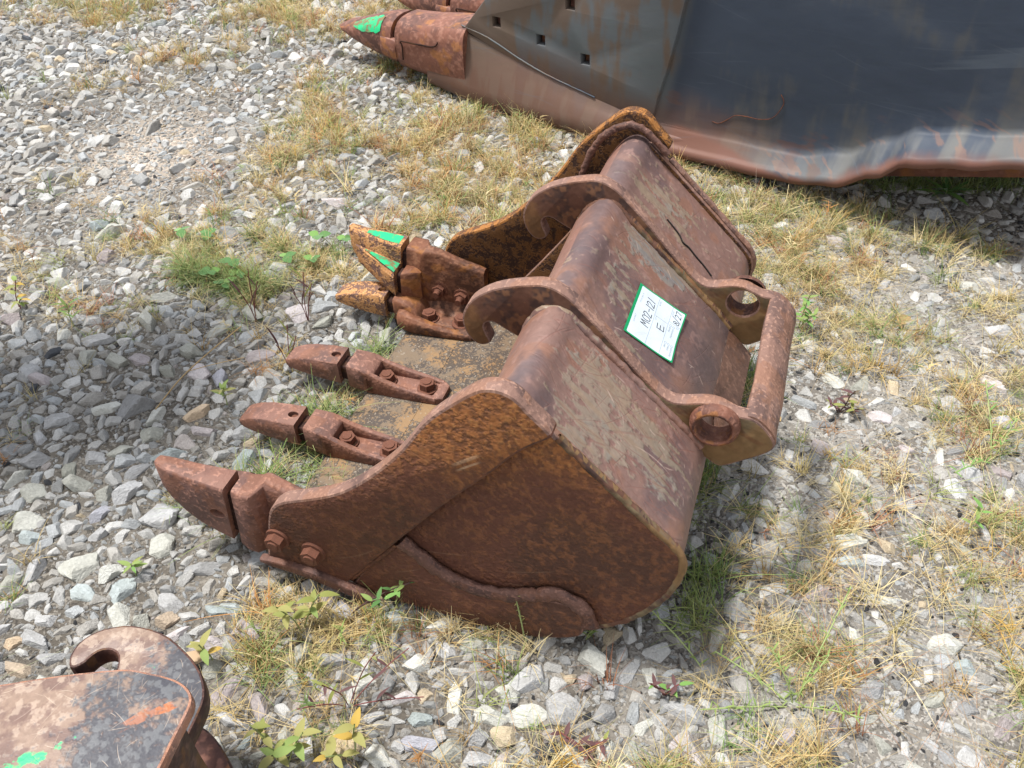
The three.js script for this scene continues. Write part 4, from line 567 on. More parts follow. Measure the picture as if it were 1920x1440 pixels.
for (let j = 0; j < FN; j++) for (let i = 0; i < FN; i++) { const f = field(GX0 + (GX1 - GX0) * i / (FN - 1), GZ0 + (GZ1 - GZ0) * j / (FN - 1)); FG[(j * FN + i) * 2] = f[0]; FG[(j * FN + i) * 2 + 1] = f[1]; }
const fget = (x, z) => { const i = Math.round(clamp((x - GX0) / (GX1 - GX0)) * (FN - 1)), j = Math.round(clamp((z - GZ0) / (GZ1 - GZ0)) * (FN - 1)), k = (j * FN + i) * 2; return [FG[k], FG[k + 1]]; };
const gh = (x, z) => 0.014 * (fbm2(x, z, 1.7, 1.7, 3, 91) - 0.5) + 0.006 * (fbm2(x, z, 14, 14, 2, 92) - 0.5) - 0.006;
// footprints of the buckets (inside them no stone may stand high)
const cosB = Math.cos(2.79297), sinB = Math.sin(2.79297);
const toB = (x, z) => { const dx = x - 0.2512, dz = z + 0.691; return [dx * cosB - dz * sinB, dx * sinB + dz * cosB]; };
const toBlue = (() => { const t = Math.atan2(0.611, -0.792), c = Math.cos(t), s = Math.sin(t); return (x, z) => { const dx = x - 0.63, dz = z + 2.12; return [dx * c - dz * s, dx * s + dz * c]; }; })();
function topLimit(x, z, r) {                        // how high a stone may reach here
  const [u, w] = toB(x, z); let m = 1;
  if (w > -0.02 - r * 0.3 && w < WB + 0.02) { if (u > 0.2 - r * 0.4 && u < 0.73 + r * 0.3) m = 0.004; else if (u > 0.06 && u <= 0.2) m = 0.03; else if (u >= 0.73 && u < 0.90) { for (const c of [0.045, 0.272, 0.446, 0.70]) if (Math.abs(w - c) < 0.04 + r * 0.5) m = Math.min(m, 0.022); } }
  const [bu, bw] = toBlue(x, z); if (bw > -0.06 && bu > -0.1 && bu < 1.0) m = Math.min(m, 0.004); else if (bw > -0.16 && bu <= -0.1) m = Math.min(m, 0.025); if (bw > -0.05 && bu >= 1.0 && bu < 1.45 && bw < 0.15) m = Math.min(m, 0.03);
  if (x < -0.30 && z > -0.68) m = Math.min(m, 0.03);
  return m;
}
const tSoil = tex(1024, 1024, (u, v, c) => {
  const a = fbm(u, v, 6, 6, 101), b = fbm(u, v, 90, 3, 102), g = fbm(u, v, 40, 4, 103), d = fbm(u, v, 150, 2, 104);
  c[0] = 0.215; c[1] = 0.198; c[2] = 0.175; mixc(c, [0.118, 0.106, 0.092], 0.8 * sst(0.40, 0.66, a)); mixc(c, [0.34, 0.32, 0.29], 0.8 * sst(0.56, 0.66, b)); mixc(c, [0.035, 0.033, 0.032], 0.7 * sst(0.60, 0.68, g * 0.5 + d * 0.5)); scl(c, 0.8 + 0.4 * d);
  return 0.5 * b + 0.3 * g + 0.2 * d;
});
const tStone = tex(512, 512, (u, v, c) => {
  const a = fbm(u, v, 4, 6, 111), b = fbm(u, v, 40, 4, 112), vein = Math.abs(fbm(u, v, 5, 4, 113) - 0.5);
  const k = 0.80 + 0.50 * (a - 0.5) + 0.42 * (b - 0.5) + 0.18 * sst(0.03, 0.0, vein); c[0] = k; c[1] = k * (0.985 + 0.02 * a); c[2] = k * (0.95 + 0.07 * a);
  return 0.55 * a + 0.45 * b;
});
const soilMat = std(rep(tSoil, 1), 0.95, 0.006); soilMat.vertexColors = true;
const ground = (() => {
  const n = 300, g = new THREE.PlaneGeometry(2, 2, n, n).rotateX(-Math.PI / 2), p = g.attributes.position, uv = g.attributes.uv, col = new Float32Array(p.count * 3);
  const wrp = (t) => Math.sign(t) * (2.6 * Math.abs(t) + 37.4 * Math.pow(Math.abs(t), 7));
  for (let i = 0; i < p.count; i++) {
    const x = wrp(p.getX(i)), z = wrp(p.getZ(i)) - 2.0, near = Math.abs(x) < 2.6 && z > -4.6 && z < 0.6, f = fget(x, z);
    p.setXYZ(i, x, near ? gh(x, z) : -0.006 + 0.012 * (fbm2(x, z, 1.5, 1.5, 2, 95) - 0.5), z); uv.setXY(i, x / 0.45, -z / 0.45);
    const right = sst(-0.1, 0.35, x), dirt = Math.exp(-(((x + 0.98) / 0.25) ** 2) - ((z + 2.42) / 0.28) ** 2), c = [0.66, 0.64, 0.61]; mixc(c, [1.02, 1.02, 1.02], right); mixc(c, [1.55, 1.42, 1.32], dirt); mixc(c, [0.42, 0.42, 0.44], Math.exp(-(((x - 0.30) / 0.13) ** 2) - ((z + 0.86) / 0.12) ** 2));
    col[i * 3] = c[0]; col[i * 3 + 1] = c[1]; col[i * 3 + 2] = c[2];
  }
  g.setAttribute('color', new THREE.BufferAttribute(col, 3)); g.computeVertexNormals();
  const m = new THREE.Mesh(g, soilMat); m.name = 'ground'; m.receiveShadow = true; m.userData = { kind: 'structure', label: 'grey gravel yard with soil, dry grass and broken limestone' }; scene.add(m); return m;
})();

// broken limestone: a ball cut by random planes, so that faces are flat and corners a little worn
function stoneGeo(seed, detail, planes) {
  const r = rng(seed); let g = new THREE.IcosahedronGeometry(1, detail); const p = g.attributes.position, v = new THREE.Vector3(), cuts = [];
  for (let i = 0; i < planes; i++) { const th = Math.acos(1 - 2 * (i + 0.2 + 0.6 * r()) / planes), ph = i * 2.399 + r() * 0.9; cuts.push([new THREE.Vector3(Math.sin(th) * Math.cos(ph), Math.cos(th), Math.sin(th) * Math.sin(ph)), 0.44 + 0.36 * r()]); }
  for (let i = 0; i < p.count; i++) {
    v.fromBufferAttribute(p, i); let k = 1; for (const [n, d] of cuts) { const q = v.dot(n); if (q > 1e-4) k = Math.min(k, d / q); }
    v.multiplyScalar(k * (1 + 0.022 * (vn(v.x * 6 + seed, v.y * 6 + v.z * 5, 256, 7) - 0.5))); p.setXYZ(i, v.x, v.y, v.z);
  }
  g.deleteAttribute('normal'); g.deleteAttribute('uv'); g = mergeVertices(g, 1e-4); g.computeVertexNormals();
  const o = toCreasedNormals(g, 0.34), q = o.attributes.position, uv = new Float32Array(q.count * 2);
  boxUV(o); uv.set(o.attributes.uv.array); for (let i = 0; i < uv.length; i++) uv[i] = uv[i] * 0.33 + seed * 0.17;
  o.setAttribute('uv', new THREE.BufferAttribute(uv, 2)); return o;
}
const ROCK = [...Array(14).keys()].map((i) => stoneGeo(900 + i * 7, 5, 7 + (i % 5))), PEBBLE = [...Array(6).keys()].map((i) => stoneGeo(300 + i * 5, 2, 8 + (i % 4)));
const R2 = rng(4242), stones = [], cell = 0.05, grid = new Map();
const key = (i, j) => i * 4096 + j;
function near(x, z, r, over) { const q = Math.ceil((r + 0.05) / cell), ci = Math.floor((x + 5) / cell), cj = Math.floor((z + 6) / cell); for (let i = ci - q; i <= ci + q; i++) for (let j = cj - q; j <= cj + q; j++) { const l = grid.get(key(i, j)); if (l) for (const s of l) { const d = (s.r + r) * over; if ((s.x - x) ** 2 + (s.z - z) ** 2 < d * d) return true; } } return false; }
function put(s) { stones.push(s); const k = key(Math.floor((s.x + 5) / cell), Math.floor((s.z + 6) / cell)); if (!grid.has(k)) grid.set(k, []); grid.get(k).push(s); }
function spot() { const z = -0.30 - 3.75 * R2(), hw = 0.62 + (-z) * 0.46; return [(R2() * 2 - 1) * hw, z]; }
function tone(x, z, small) {
  const k = R2(), l = 0.86 + 0.32 * R2(), right = sst(0.0, 0.4, x); let c = [0.425, 0.420, 0.405];
  if (k < 0.26) c = [0.36, 0.345, 0.32]; else if (k < 0.40) c = [0.365, 0.378, 0.384]; else if (k < 0.52) c = [0.275, 0.276, 0.272]; else if (k < 0.54) c = [0.42, 0.38, 0.36]; else if (k < 0.555) c = [0.45, 0.37, 0.26]; else if (k < 0.74) c = [0.495, 0.49, 0.475];
  if (small && R2() < 0.02 + 0.13 * right) c = [0.035, 0.036, 0.04]; else if (!small && R2() < 0.006) c = [0.06, 0.065, 0.075];
  return c.map((q) => q * l);
}
function lay(count, r0, r1, over, accept, small, sink) {
  for (let i = 0; i < count; i++) {
    const [x, z] = spot(), f = fget(x, z); const r = r0 + (r1 - r0) * Math.pow(R2(), 1.7);
    if (R2() > accept(f, x, z) || near(x, z, r * 0.9, over)) continue;
    const dust = 0.30 * sst(0.05, 0.35, x) * sst(-2.2, -1.6, z), sy = 0.58 + 0.38 * R2(), sx = 0.95 + 0.45 * R2(), lim = topLimit(x, z, r), base = gh(x, z); let top = base + r * sy * 0.74 * (1 - sink - dust + 0.3 * (R2() - 0.3));
    if (lim < 1) top = Math.min(top, lim); if (top < base + 0.001) continue;
    put({ x, z, y: top - r * sy * 0.74, r: r * 0.82, s: [r * sx, r * sy, r * (1.9 - sx)], e: [(R2() - 0.5) * 0.55, R2() * 6.28, (R2() - 0.5) * 0.55], c: tone(x, z, small), k: Math.floor(R2() * 997), small });
  }
}
lay(900, 0.034, 0.052, 0.85, (f, x, z) => (x < 0.25 && z > -1.1 ? 0.30 * f[0] : 0.34 * f[0] ** 4), false, 0.32);
lay(60000, 0.0185, 0.037, 0.72, (f) => 0.95 * f[0] ** 1.8, false, 0.28);
lay(80000, 0.011, 0.020, 0.70, (f) => 0.04 + 0.75 * f[0] ** 1.5, false, 0.28);
lay(120000, 0.0070, 0.013, 0.74, (f) => 0.25 + 0.5 * f[0], true, 0.26);
lay(200000, 0.0038, 0.0075, 0.70, (f) => 0.5, true, 0.25);
lay(230000, 0.0020, 0.0042, 0.6, (f, x, z) => (z > -2.2 ? 0.8 * (1 - 0.55 * f[0]) : 0.0), true, 0.2);
{
  const mat = (c) => new THREE.MeshStandardMaterial({ map: tStone.map, bumpMap: tStone.bump, bumpScale: 0.0035, roughness: 0.92, color: c });
  const cp = camera.position, fw = new THREE.Vector3(0, -0.6641, -0.7477), up = new THREE.Vector3(0.0511, 0.7467, -0.6632), rt = fw.clone().cross(up);
  const seen = (s) => { const v = new THREE.Vector3(s.x, s.y, s.z).sub(cp), d = v.dot(fw), X = v.dot(rt) / d / (0.41421 * 4 / 3), Y = v.dot(up) / d / 0.41421; if (Math.abs(X) > 1.04 || Math.abs(Y) > 1.04) return 0; const [u, w] = toB(s.x, s.z); if (u > -0.1 && u < 0.74 && w > 0 && w < 1.0) return 0; if (s.x < -0.32 && s.z > -0.62) return 0; if (toBlue(s.x, s.z)[1] > -0.1) return 0; return s.r / d; };
  for (const s of stones) s.big = s.small ? 0 : seen(s);
  const hero = stones.filter((s) => s.big > 0).sort((a, b) => b.big - a.big).slice(0, 300), hs = new Set(hero), mats = new Map();
  for (const s of hero) {
    const q = s.c.map((v) => Math.round(v * 24) / 24), id = q.join(); if (!mats.has(id)) mats.set(id, mat(new THREE.Color().setRGB(...q)));
    const m = new THREE.Mesh(ROCK[s.k % ROCK.length], mats.get(id)); m.name = numbered('stone'); m.position.set(s.x, s.y, s.z); m.rotation.set(...s.e); m.scale.set(...s.s); m.castShadow = m.receiveShadow = true; ground.add(m);
  }
  const gravel = new THREE.Group(); gravel.name = 'gravel'; gravel.userData.kind = 'stuff'; ground.add(gravel);
  const sets = new Map(); for (const s of stones) if (!hs.has(s)) { const id = s.small ? 100 + s.k % PEBBLE.length : s.k % ROCK.length; if (!sets.has(id)) sets.set(id, []); sets.get(id).push(s); }
  const white = mat(new THREE.Color(1, 1, 1)), o = new THREE.Object3D();
  for (const [id, l] of sets) {
    const im = new THREE.InstancedMesh(id >= 100 ? PEBBLE[id - 100] : ROCK[id], white, l.length); im.name = 'loose_stones'; im.castShadow = im.receiveShadow = true; im.userData.kind = 'stuff';
    l.forEach((s, i) => { o.position.set(s.x, s.y, s.z); o.rotation.set(...s.e); o.scale.set(...s.s); o.updateMatrix(); im.setMatrixAt(i, o.matrix); im.setColorAt(i, new THREE.Color().setRGB(...s.c)); });
    gravel.add(im);
  }
  console.log('stones', stones.length, 'sets', sets.size);
}

// ---------------------------------------------------------------- grass
const leafMat = (c) => new THREE.MeshPhysicalMaterial({ color: new THREE.Color().setRGB(...c), roughness: 0.8, side: THREE.DoubleSide, transmission: 0.25, thickness: 0 });
const R3 = rng(99);
function bladeGeo(h, lean, width, az, curl, bx, bz) {   // one narrow bent blade
  const n = 4, pos = [], col = [], idx = [], dx = Math.cos(az), dz = Math.sin(az), tx = -dz, tz = dx;
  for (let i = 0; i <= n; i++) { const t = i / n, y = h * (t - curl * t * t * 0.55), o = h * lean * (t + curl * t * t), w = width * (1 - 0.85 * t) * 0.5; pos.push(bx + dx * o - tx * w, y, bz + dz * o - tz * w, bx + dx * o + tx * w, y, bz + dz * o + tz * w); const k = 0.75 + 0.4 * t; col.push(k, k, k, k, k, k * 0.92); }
  for (let i = 0; i < n; i++) { const a = i * 2; idx.push(a, a + 1, a + 2, a + 1, a + 3, a + 2); }
  const g = new THREE.BufferGeometry(); g.setAttribute('position', new THREE.Float32BufferAttribute(pos, 3)); g.setAttribute('color', new THREE.Float32BufferAttribute(col, 3)); g.setIndex(idx); g.computeVertexNormals(); return g;
}
function tuftGeo(seed, n, spread, w, lean0) { const r = rng(seed), l = []; for (let i = 0; i < n; i++) l.push(bladeGeo(0.35 + 0.65 * r(), lean0 + r() * 0.9, w * (0.7 + 0.6 * r()), r() * 6.28, r() * 1.2, (r() - 0.5) * spread, (r() - 0.5) * spread)); return mergeGeometries(l); }
function sprigGeo(seed) {                              // small dry stalk with short leaves, as among the grass at the back
  const r = rng(seed), l = [bladeGeo(1, 0.15, 0.03, r() * 6.28, 0.4, 0, 0)];
  for (let i = 0; i < 9; i++) { const g = bladeGeo(0.13 + 0.10 * r(), 0.8 + r() * 0.8, 0.055, r() * 6.28, 0.6, 0, 0); g.translate(0, 0.35 + 0.07 * i, 0); l.push(g); }
  return mergeGeometries(l);
}
{
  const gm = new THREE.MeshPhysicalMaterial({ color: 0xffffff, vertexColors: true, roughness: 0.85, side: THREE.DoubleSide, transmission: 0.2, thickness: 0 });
  const kinds = [tuftGeo(1, 20, 0.45, 0.034, 0.15), tuftGeo(2, 16, 0.7, 0.030, 0.45), tuftGeo(3, 22, 0.6, 0.030, 0.05), tuftGeo(4, 14, 0.8, 0.027, 0.4), sprigGeo(5), sprigGeo(6), tuftGeo(7, 12, 1.6, 0.014, 1.6), tuftGeo(8, 14, 1.8, 0.014, 2.2)], sets = kinds.map(() => []);
  const STRAW = [[0.50, 0.38, 0.18], [0.58, 0.48, 0.27], [0.43, 0.29, 0.12], [0.40, 0.33, 0.14]], GREEN = [[0.20, 0.27, 0.07], [0.27, 0.30, 0.10], [0.14, 0.22, 0.06]], RUSTY = [[0.42, 0.20, 0.06], [0.45, 0.28, 0.06], [0.33, 0.13, 0.06]];
  const add = (x, z, k, h, c) => sets[k].push({ x, z, h, a: R3() * 6.28, c });
  const clump = (x, z) => (0.15 + 1.6 * sst(0.42, 0.64, fbm2(x, z, 5.5, 5.5, 3, 130))) * (0.25 + 1.7 * sst(0.46, 0.62, fbm2(x, z, 19, 19, 2, 131)));
  for (let i = 0; i < 66000; i++) {
    const z = -0.30 - 3.9 * R3(), x = (R3() * 2 - 1) * (0.62 + (-z) * 0.46), f = fget(x, z), [u, w] = toB(x, z), [bu, bw] = toBlue(x, z);
    if (u > -0.0 && u < 0.72 && w > -0.01 && w < WB + 0.01) continue; if (bw > -0.03 - (bu < -0.15 ? -0.03 : 0) && bu < 1.0) continue; if (x < -0.33 && z > -0.6) continue;
    if (R3() > f[1] * f[1] * 0.9 * clump(x, z) * (1 - 0.15 * sst(0.0, 0.4, x))) continue;
    const far = sst(-1.5, -2.3, z), right = sst(-0.2, 0.4, x); let q = R3(), c, k;
    const pg = 0.16 + 0.30 * Math.exp(-(((x + 0.65) / 0.25) ** 2) - ((z + 1.75) / 0.2) ** 2) + 0.18 * (Math.abs(bw + 0.08) < 0.12 ? 1 : 0) + (x < 0 && z > -1.3 ? 0.16 : 0);
    if (q < pg) c = GREEN[Math.floor(R3() * 3)]; else if (q < pg + 0.10 + 0.12 * far * (1 - right)) c = RUSTY[Math.floor(R3() * 3)]; else c = STRAW[Math.floor(R3() * 4)];
    k = R3() < 0.07 + 0.14 * far * (1 - right) ? 4 + Math.floor(R3() * 2) : Math.floor(R3() * 4);
    const l = 0.75 + 0.5 * R3(); if (q >= pg && R3() < 0.30) add(x, z, 6 + Math.floor(R3() * 2), 0.012 + 0.022 * R3(), c.map((v) => v * (0.7 + 0.4 * R3())));
    add(x, z, k, (0.018 + 0.044 * Math.pow(R3(), 1.8)) * (1 + 0.15 * far) * (k > 3 ? 0.9 : 1), c.map((v) => v * l));
  }
  // grass that grows between and under the teeth, along the buckets' feet
  const row = (x0, z0, x1, z1, n, h, cs) => { for (let i = 0; i < n; i++) { const t = R3(); add(x0 + (x1 - x0) * t + (R3() - 0.5) * 0.05, z0 + (z1 - z0) * t + (R3() - 0.5) * 0.05, Math.floor(R3() * 4), h * (0.6 + 0.6 * R3()), cs[Math.floor(R3() * cs.length)]); } };
  row(-0.44, -1.12, -0.47, -1.04, 26, 0.075, GREEN); row(-0.35, -1.30, -0.40, -1.22, 26, 0.07, GREEN); row(-0.36, -1.17, -0.33, -1.10, 12, 0.05, GREEN); row(-0.30, -1.40, -0.28, -1.50, 8, 0.06, GREEN);
  row(-0.75, -1.80, -0.52, -1.70, 110, 0.06, [...GREEN, ...GREEN, STRAW[3]]); row(-0.60, -1.95, -0.40, -1.75, 60, 0.05, [...GREEN, ...STRAW]); row(-0.02, -2.66, 0.45, -2.28, 60, 0.055, [...GREEN, ...STRAW]); row(0.50, -2.26, 0.95, -2.03, 70, 0.06, [...GREEN, ...STRAW]); row(0.95, -2.02, 1.35, -2.0, 50, 0.07, GREEN); row(-0.42, -2.98, -0.1, -2.72, 30, 0.05, [...GREEN, ...RUSTY]);
  row(0.19, -0.93, 0.33, -1.12, 34, 0.07, [...GREEN, STRAW[3]]); row(0.26, -0.80, 0.30, -0.90, 16, 0.06, GREEN); row(0.36, -1.22, 0.46, -1.34, 20, 0.08, [...GREEN, STRAW[0]]); row(-0.12, -0.80, 0.12, -0.83, 22, 0.05, STRAW); row(-0.40, -0.86, -0.28, -0.83, 16, 0.045, STRAW);
  const grass = new THREE.Group(); grass.name = 'dry_grass'; tag(grass, 'straw coloured and green grass growing in thin tufts through the gravel', 'grass', null, 'stuff'); scene.add(grass);
  const o = new THREE.Object3D();
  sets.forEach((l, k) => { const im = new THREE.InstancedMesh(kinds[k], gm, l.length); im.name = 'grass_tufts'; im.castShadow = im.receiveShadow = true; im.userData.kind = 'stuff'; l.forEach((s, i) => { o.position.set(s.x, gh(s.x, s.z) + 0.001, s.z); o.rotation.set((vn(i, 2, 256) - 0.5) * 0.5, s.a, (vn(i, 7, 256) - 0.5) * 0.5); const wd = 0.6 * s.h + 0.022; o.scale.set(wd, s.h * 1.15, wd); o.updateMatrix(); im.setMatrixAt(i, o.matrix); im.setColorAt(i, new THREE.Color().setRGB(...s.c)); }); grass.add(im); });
  console.log('tufts', sets.map((s) => s.length).join());
}

// ---------------------------------------------------------------- weeds that can be told apart
function leafGeo(L, W, bend, fold = 0.25) {           // a leaf lying along x, folded along its rib, tip bent down
  const n = 6, pos = [], idx = [];
  for (let i = 0; i <= n; i++) { const t = i / n, w = W * 0.5 * Math.pow(Math.sin(Math.PI * Math.pow(t, 0.8) * 0.96 + 0.06), 0.9), y = -bend * L * t * t, x = L * t; pos.push(x, y + w * fold, -w, x, y, 0, x, y + w * fold, w); }
  for (let i = 0; i < n; i++) for (let j = 0; j < 2; j++) { const a = i * 3 + j; idx.push(a, a + 1, a + 3, a + 1, a + 4, a + 3); }
  const g = new THREE.BufferGeometry(); g.setAttribute('position', new THREE.Float32BufferAttribute(pos, 3)); g.setIndex(idx); g.computeVertexNormals(); return boxUV(g);
}
const LG = [leafGeo(1, 0.46, 0.30), leafGeo(1, 0.34, 0.15), leafGeo(1, 0.62, 0.22), leafGeo(1, 0.16, 0.25), leafGeo(1, 0.85, 0.08, 0.12)];
const mats = { yel: leafMat([0.30, 0.285, 0.085]), lime: leafMat([0.21, 0.29, 0.07]), olive: leafMat([0.23, 0.25, 0.055]), green: leafMat([0.075, 0.19, 0.04]), fresh: leafMat([0.15, 0.30, 0.06]), red: leafMat([0.11, 0.045, 0.045]), gold: leafMat([0.45, 0.30, 0.05]), tan: leafMat([0.44, 0.30, 0.13]), stemRed: new THREE.MeshStandardMaterial({ color: new THREE.Color().setRGB(0.17, 0.05, 0.045), roughness: 0.7 }), stemG: new THREE.MeshStandardMaterial({ color: new THREE.Color().setRGB(0.26, 0.31, 0.12), roughness: 0.7 }), stemDark: new THREE.MeshStandardMaterial({ color: new THREE.Color().setRGB(0.07, 0.035, 0.03), roughness: 0.7 }) };
function weed(seed, label, x, z, o) {                  // stems with leaves around them
  const r = rng(seed), t = thing(o.name ?? 'weed', label, o.cat ?? 'weed', [x, gh(x, z), z], 0, o.group);
  for (const [dx, dy, dz] of o.stems) {
    const p = new THREE.CatmullRomCurve3([new THREE.Vector3(0, -0.004, 0), new THREE.Vector3(dx * 0.30 + (r() - 0.5) * 0.006, dy * 0.42, dz * 0.30 + (r() - 0.5) * 0.006), new THREE.Vector3(dx * 0.66, dy * 0.76, dz * 0.66), new THREE.Vector3(dx, dy, dz)]);
    part(t, 'stem', new THREE.TubeGeometry(p, 16, o.sr ?? 0.0012, 5), o.stem ?? mats.stemG);
    const n = o.leaves, q = new THREE.Vector3(), fol = [];
    for (let i = 0; i < n; i++) {
      const f = o.from + (1 - o.from) * (i + 0.5) / n; p.getPoint(f, q); const az = i * 2.4 + r() * 0.8, sc = o.size * (0.7 + 0.6 * r()) * (o.taper ? 1.1 - 0.6 * f : 1), g = LG[o.leaf ?? 0], m = o.mats[Math.floor(r() * o.mats.length)], el = (o.el ?? 0.35) + (r() - 0.5) * 0.6;
      if (o.merged) { const h = clean(g).scale(sc, sc, sc).rotateZ(el).rotateY(az).translate(q.x, q.y, q.z); fol.push(h); }
      else { const l = part(t, 'leaf', g, m); l.position.copy(q); l.rotation.set((r() - 0.5) * 0.5, az, el, 'YZX'); l.scale.set(sc, sc, sc * (o.slim ?? 1)); }
    }
    if (o.merged) part(t, 'foliage', merge(fol), o.mats[0]);
  }
  return t;
}
const yl = [mats.yel, mats.lime, mats.yel, mats.olive];
weed(1, 'yellow green broad-leaved weed below the lip of the rusty bucket', -0.338, -0.813, { stems: [[-0.02, 0.085, 0.01], [0.035, 0.07, -0.02]], leaves: 6, from: 0.35, size: 0.0260, mats: yl });
weed(2, 'small yellow weed beside the black hook ear of the corner bucket', -0.462, -0.768, { stems: [[-0.01, 0.05, 0.0]], leaves: 5, from: 0.4, size: 0.0223, mats: [mats.yel, mats.lime, mats.gold] });
weed(3, 'olive green weed with drooping oval leaves at the bottom edge beside the corner bucket', -0.330, -0.610, { stems: [[-0.04, 0.07, -0.02], [0.03, 0.06, -0.01], [0.0, 0.08, 0.03]], leaves: 6, from: 0.3, size: 0.0248, mats: [mats.olive, mats.lime, mats.olive, mats.yel] });
weed(4, 'yellow weed with torn leaves at the bottom edge, right of the olive one', -0.240, -0.612, { stems: [[0.01, 0.07, -0.01], [-0.03, 0.045, 0.02]], leaves: 5, from: 0.35, size: 0.0248, mats: [mats.yel, mats.yel, mats.gold] });
weed(5, 'little four-leaved green rosette among white stones under the near corner tooth', -0.624, -0.939, { stems: [[0.0, 0.03, 0.0]], leaves: 6, from: 0.7, size: 0.0223, leaf: 1, mats: [mats.lime, mats.fresh, mats.olive], el: 0.1 });
weed(6, 'pale green sprout on grey stones left of the second tooth', -0.556, -1.342, { stems: [[0.0, 0.045, 0.0]], leaves: 9, from: 0.35, size: 0.0205, leaf: 1, mats: [mats.lime, mats.yel] });
weed(7, 'narrow-leaved green sprout on the shaded stones at the left', -0.942, -1.618, { stems: [[0.005, 0.06, 0.0]], leaves: 10, from: 0.2, size: 0.0310, leaf: 3, mats: [mats.fresh, mats.lime], el: 0.6 });
weed(8, 'leafy weed cut by the left edge of the picture', -1.085, -1.69, { stems: [[0.02, 0.08, 0.0], [0.03, 0.05, 0.03]], leaves: 7, from: 0.3, size: 0.0211, mats: [mats.olive, mats.gold, mats.lime], stem: mats.stemRed });
weed(9, 'dark-stemmed weed leaning over the foot of the rusty side plate', -0.271, -0.842, { stems: [[0.105, 0.075, 0.0], [0.07, 0.085, 0.035]], leaves: 6, from: 0.62, size: 0.0211, leaf: 1, mats: [mats.fresh, mats.green, mats.lime], stem: mats.stemDark });
weed(10, 'thin upright pale stalk in front of the curved weld', 0.0, -0.779, { stems: [[-0.012, 0.105, -0.01]], leaves: 12, from: 0.35, size: 0.0124, leaf: 3, mats: [mats.yel], el: 0.9, merged: true });
weed(11, 'pale green stalk leaning right across the foot of the rusty bucket', 0.090, -0.778, { stems: [[0.105, 0.062, -0.06], [0.02, 0.035, 0.0]], leaves: 16, from: 0.2, size: 0.0130, leaf: 3, mats: [mats.lime], el: 0.8, merged: true });
weed(12, 'green stalk leaning left towards the heel of the rusty bucket', 0.263, -0.698, { stems: [[-0.10, 0.075, -0.10]], leaves: 18, from: 0.15, size: 0.0136, leaf: 3, mats: [mats.lime], el: 0.8, merged: true });
weed(13, 'sprawling pale green weed with many side shoots on dark grit', 0.369, -0.655, { stems: [[0.12, 0.045, -0.16], [-0.10, 0.035, -0.07], [-0.13, 0.02, 0.01], [0.05, 0.06, -0.04], [0.07, 0.05, 0.05], [-0.03, 0.07, -0.05]], leaves: 18, from: 0.12, size: 0.0136, leaf: 3, mats: [mats.lime], el: 0.7, merged: true });
const cg = [mats.green, mats.green, mats.fresh];
for (const [i, l, x, z, n] of [[14, 'dark green clover patch left of the green painted tooth, nearest the grey stones', -0.630, -1.749, 4], [15, 'two clover leaves farther back among dry grass at the left', -0.740, -1.932, 2], [16, 'clover beside the tip of the far corner tooth', -0.403, -1.877, 2], [17, 'low clover between dry stalks just left of the far corner tooth', -0.470, -1.80, 2]])
  weed(i, l, x, z, { name: 'clover', cat: 'clover', stems: [[0.03, 0.035, 0.01], [-0.035, 0.04, 0.0], [0.0, 0.03, 0.035], [0.01, 0.045, -0.03]].slice(0, n), leaves: 3, from: 0.93, size: 0.026, leaf: 4, mats: cg, el: 0.05, sr: 0.0008 });
for (const [i, l, x, z, h] of [[18, 'tall reddish grass stalk left of the third tooth', -0.443, -1.436, 0.11], [19, 'dark red grass stalk behind the grey stones, left of the far teeth', -0.432, -1.60, 0.12], [20, 'reddish stalk beside the clover patch', -0.544, -1.603, 0.13]])
  weed(i, l, x, z, { name: 'grass_stalk', cat: 'grass stalk', stems: [[0.01, h, -0.01], [0.025, h * 0.8, 0.0], [-0.015, h * 0.7, 0.01]], leaves: 2, from: 0.15, size: 0.045, leaf: 4, slim: 0.12, mats: [mats.red, mats.olive], el: 1.1, stem: mats.stemRed, sr: 0.001 });
weed(21, 'dark green wide-bladed grass clump under the flared edge of the large bucket', 1.085, -1.97, { name: 'grass_clump', cat: 'grass', stems: [[0.0, 0.02, 0.0]], leaves: 14, from: 0.2, size: 0.0744, leaf: 3, mats: [mats.green, mats.fresh], el: 0.4 });
weed(22, 'bright green leafy sprig behind the rear bar of the rusty bucket', 0.595, -1.485, { stems: [[0.01, 0.085, 0.0], [0.02, 0.06, 0.03]], leaves: 10, from: 0.2, size: 0.0217, leaf: 1, mats: [mats.fresh, mats.lime] });
weed(23, 'purple red weed lying flat at the bottom middle', 0.075, -0.601, { stems: [[0.03, 0.02, -0.01], [-0.035, 0.025, -0.02], [0.0, 0.03, 0.02]], leaves: 5, from: 0.3, size: 0.016, leaf: 1, mats: [mats.red, mats.olive, mats.red], stem: mats.stemRed });
weed(24, 'small dark red weed right of the flat slab stones', 0.192, -0.681, { stems: [[0.02, 0.025, 0.0], [-0.02, 0.03, 0.0]], leaves: 6, from: 0.3, size: 0.0174, leaf: 1, mats: [mats.red, mats.red, mats.fresh], stem: mats.stemRed });
weed(25, 'arching dark red stems above stones between the two near buckets', -0.255, -0.690, { stems: [[0.09, 0.06, -0.05], [-0.06, 0.05, 0.03], [0.05, 0.10, -0.02], [-0.02, 0.09, 0.02], [0.11, 0.03, 0.01]], leaves: 3, from: 0.3, size: 0.0279, leaf: 3, mats: [mats.red, mats.olive], stem: mats.stemRed, sr: 0.0009, el: 0.9 });
weed(26, 'dark green leaves at the foot of the large bucket', 0.034, -2.60, { stems: [[0.0, 0.05, 0.0], [0.03, 0.04, 0.01]], leaves: 5, from: 0.4, size: 0.0211, leaf: 2, mats: [mats.green] });
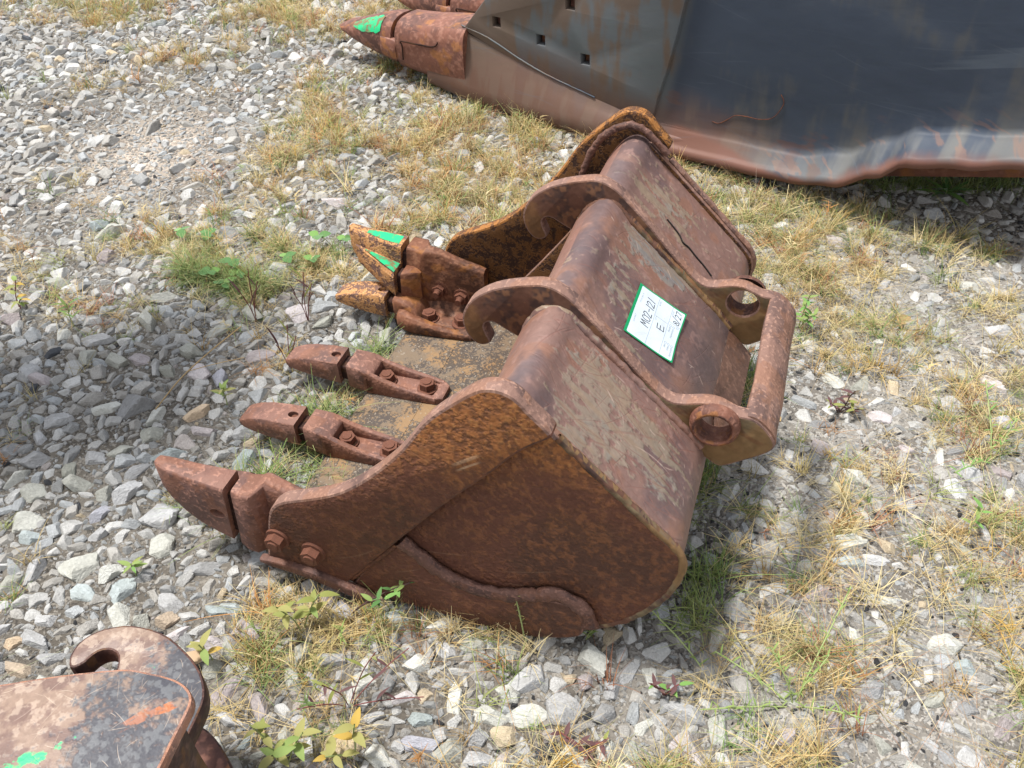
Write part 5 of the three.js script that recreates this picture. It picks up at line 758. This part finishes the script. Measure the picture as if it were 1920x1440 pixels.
weed(27, 'small fresh green sprig on bare grey soil at the right', 0.721, -0.929, { stems: [[0.02, 0.05, -0.02]], leaves: 7, from: 0.2, size: 0.0198, leaf: 1, mats: [mats.fresh, mats.lime] });
weed(28, 'long pale green runner weed near the right edge', 0.829, -1.093, { stems: [[0.03, 0.06, -0.14], [-0.10, 0.04, 0.06], [0.05, 0.05, -0.05]], leaves: 16, from: 0.12, size: 0.0149, leaf: 3, mats: [mats.fresh], el: 0.7, merged: true });
weed(30, 'brown withered clump with red seed heads right of the rear bar', 0.605, -1.235, { stems: [[0.02, 0.05, 0.0], [-0.03, 0.04, 0.02], [0.03, 0.03, 0.03]], leaves: 8, from: 0.2, size: 0.0174, leaf: 1, mats: [leafMat([0.12, 0.09, 0.05]), mats.red, mats.olive], stem: mats.stemDark });
// straw stalk, chips and dead leaves
{
  const t = thing('straw_stalk', 'long straw stalk lying across the grey stones left of the teeth', 'straw', [-0.678, 0.02, -1.306]);
  part(t, 'stalk', tube([[-0.0, 0.004, 0.0], [0.035, 0.018, -0.07], [0.075, 0.022, -0.14], [0.125, 0.020, -0.225]], 0.0013, 30, 5), mats.tan);
  part(t, 'side_shoot', tube([[0.045, 0.019, -0.09], [0.09, 0.024, -0.10], [0.15, 0.022, -0.12]], 0.0008, 20, 5), mats.tan);
  for (const [lab, x, z, sc, a] of [['curled tan dead leaf on pale gravel at the upper right', 0.792, -1.475, 0.055, 0.4], ['orange brown bark chip behind the end of the rear bar', 0.487, -1.205, 0.05, 2.0], ['orange dead leaf on gravel behind the middle of the rusty bucket', 0.03, -2.02, 0.045, 1.0]]) {
    const d = thing('dead_leaf', lab, 'dead leaf', [x, gh(x, z) + 0.012, z], a, 'dead leaves on the gravel'); const m = part(d, 'leaf_blade', LG[0], mats.tan); m.scale.setScalar(sc); m.rotation.x = 0.3;
  }
  const d = thing('wood_chip', 'pale flat wood chip between stones above the black hook ear', 'wood chip', [-0.505, 0.014, -0.762], 0.2);
  part(d, 'chip', rrLoft([[-0.030, 0, 0.008, -0.012, 0.012, 0.003], [0.026, 0, 0.009, -0.010, 0.010, 0.003], [0.034, 0.002, 0.006, -0.007, 0.004, 0.002]]), new THREE.MeshStandardMaterial({ color: new THREE.Color().setRGB(0.42, 0.30, 0.19), roughness: 0.9 }));
}

renderer.render(scene, camera);
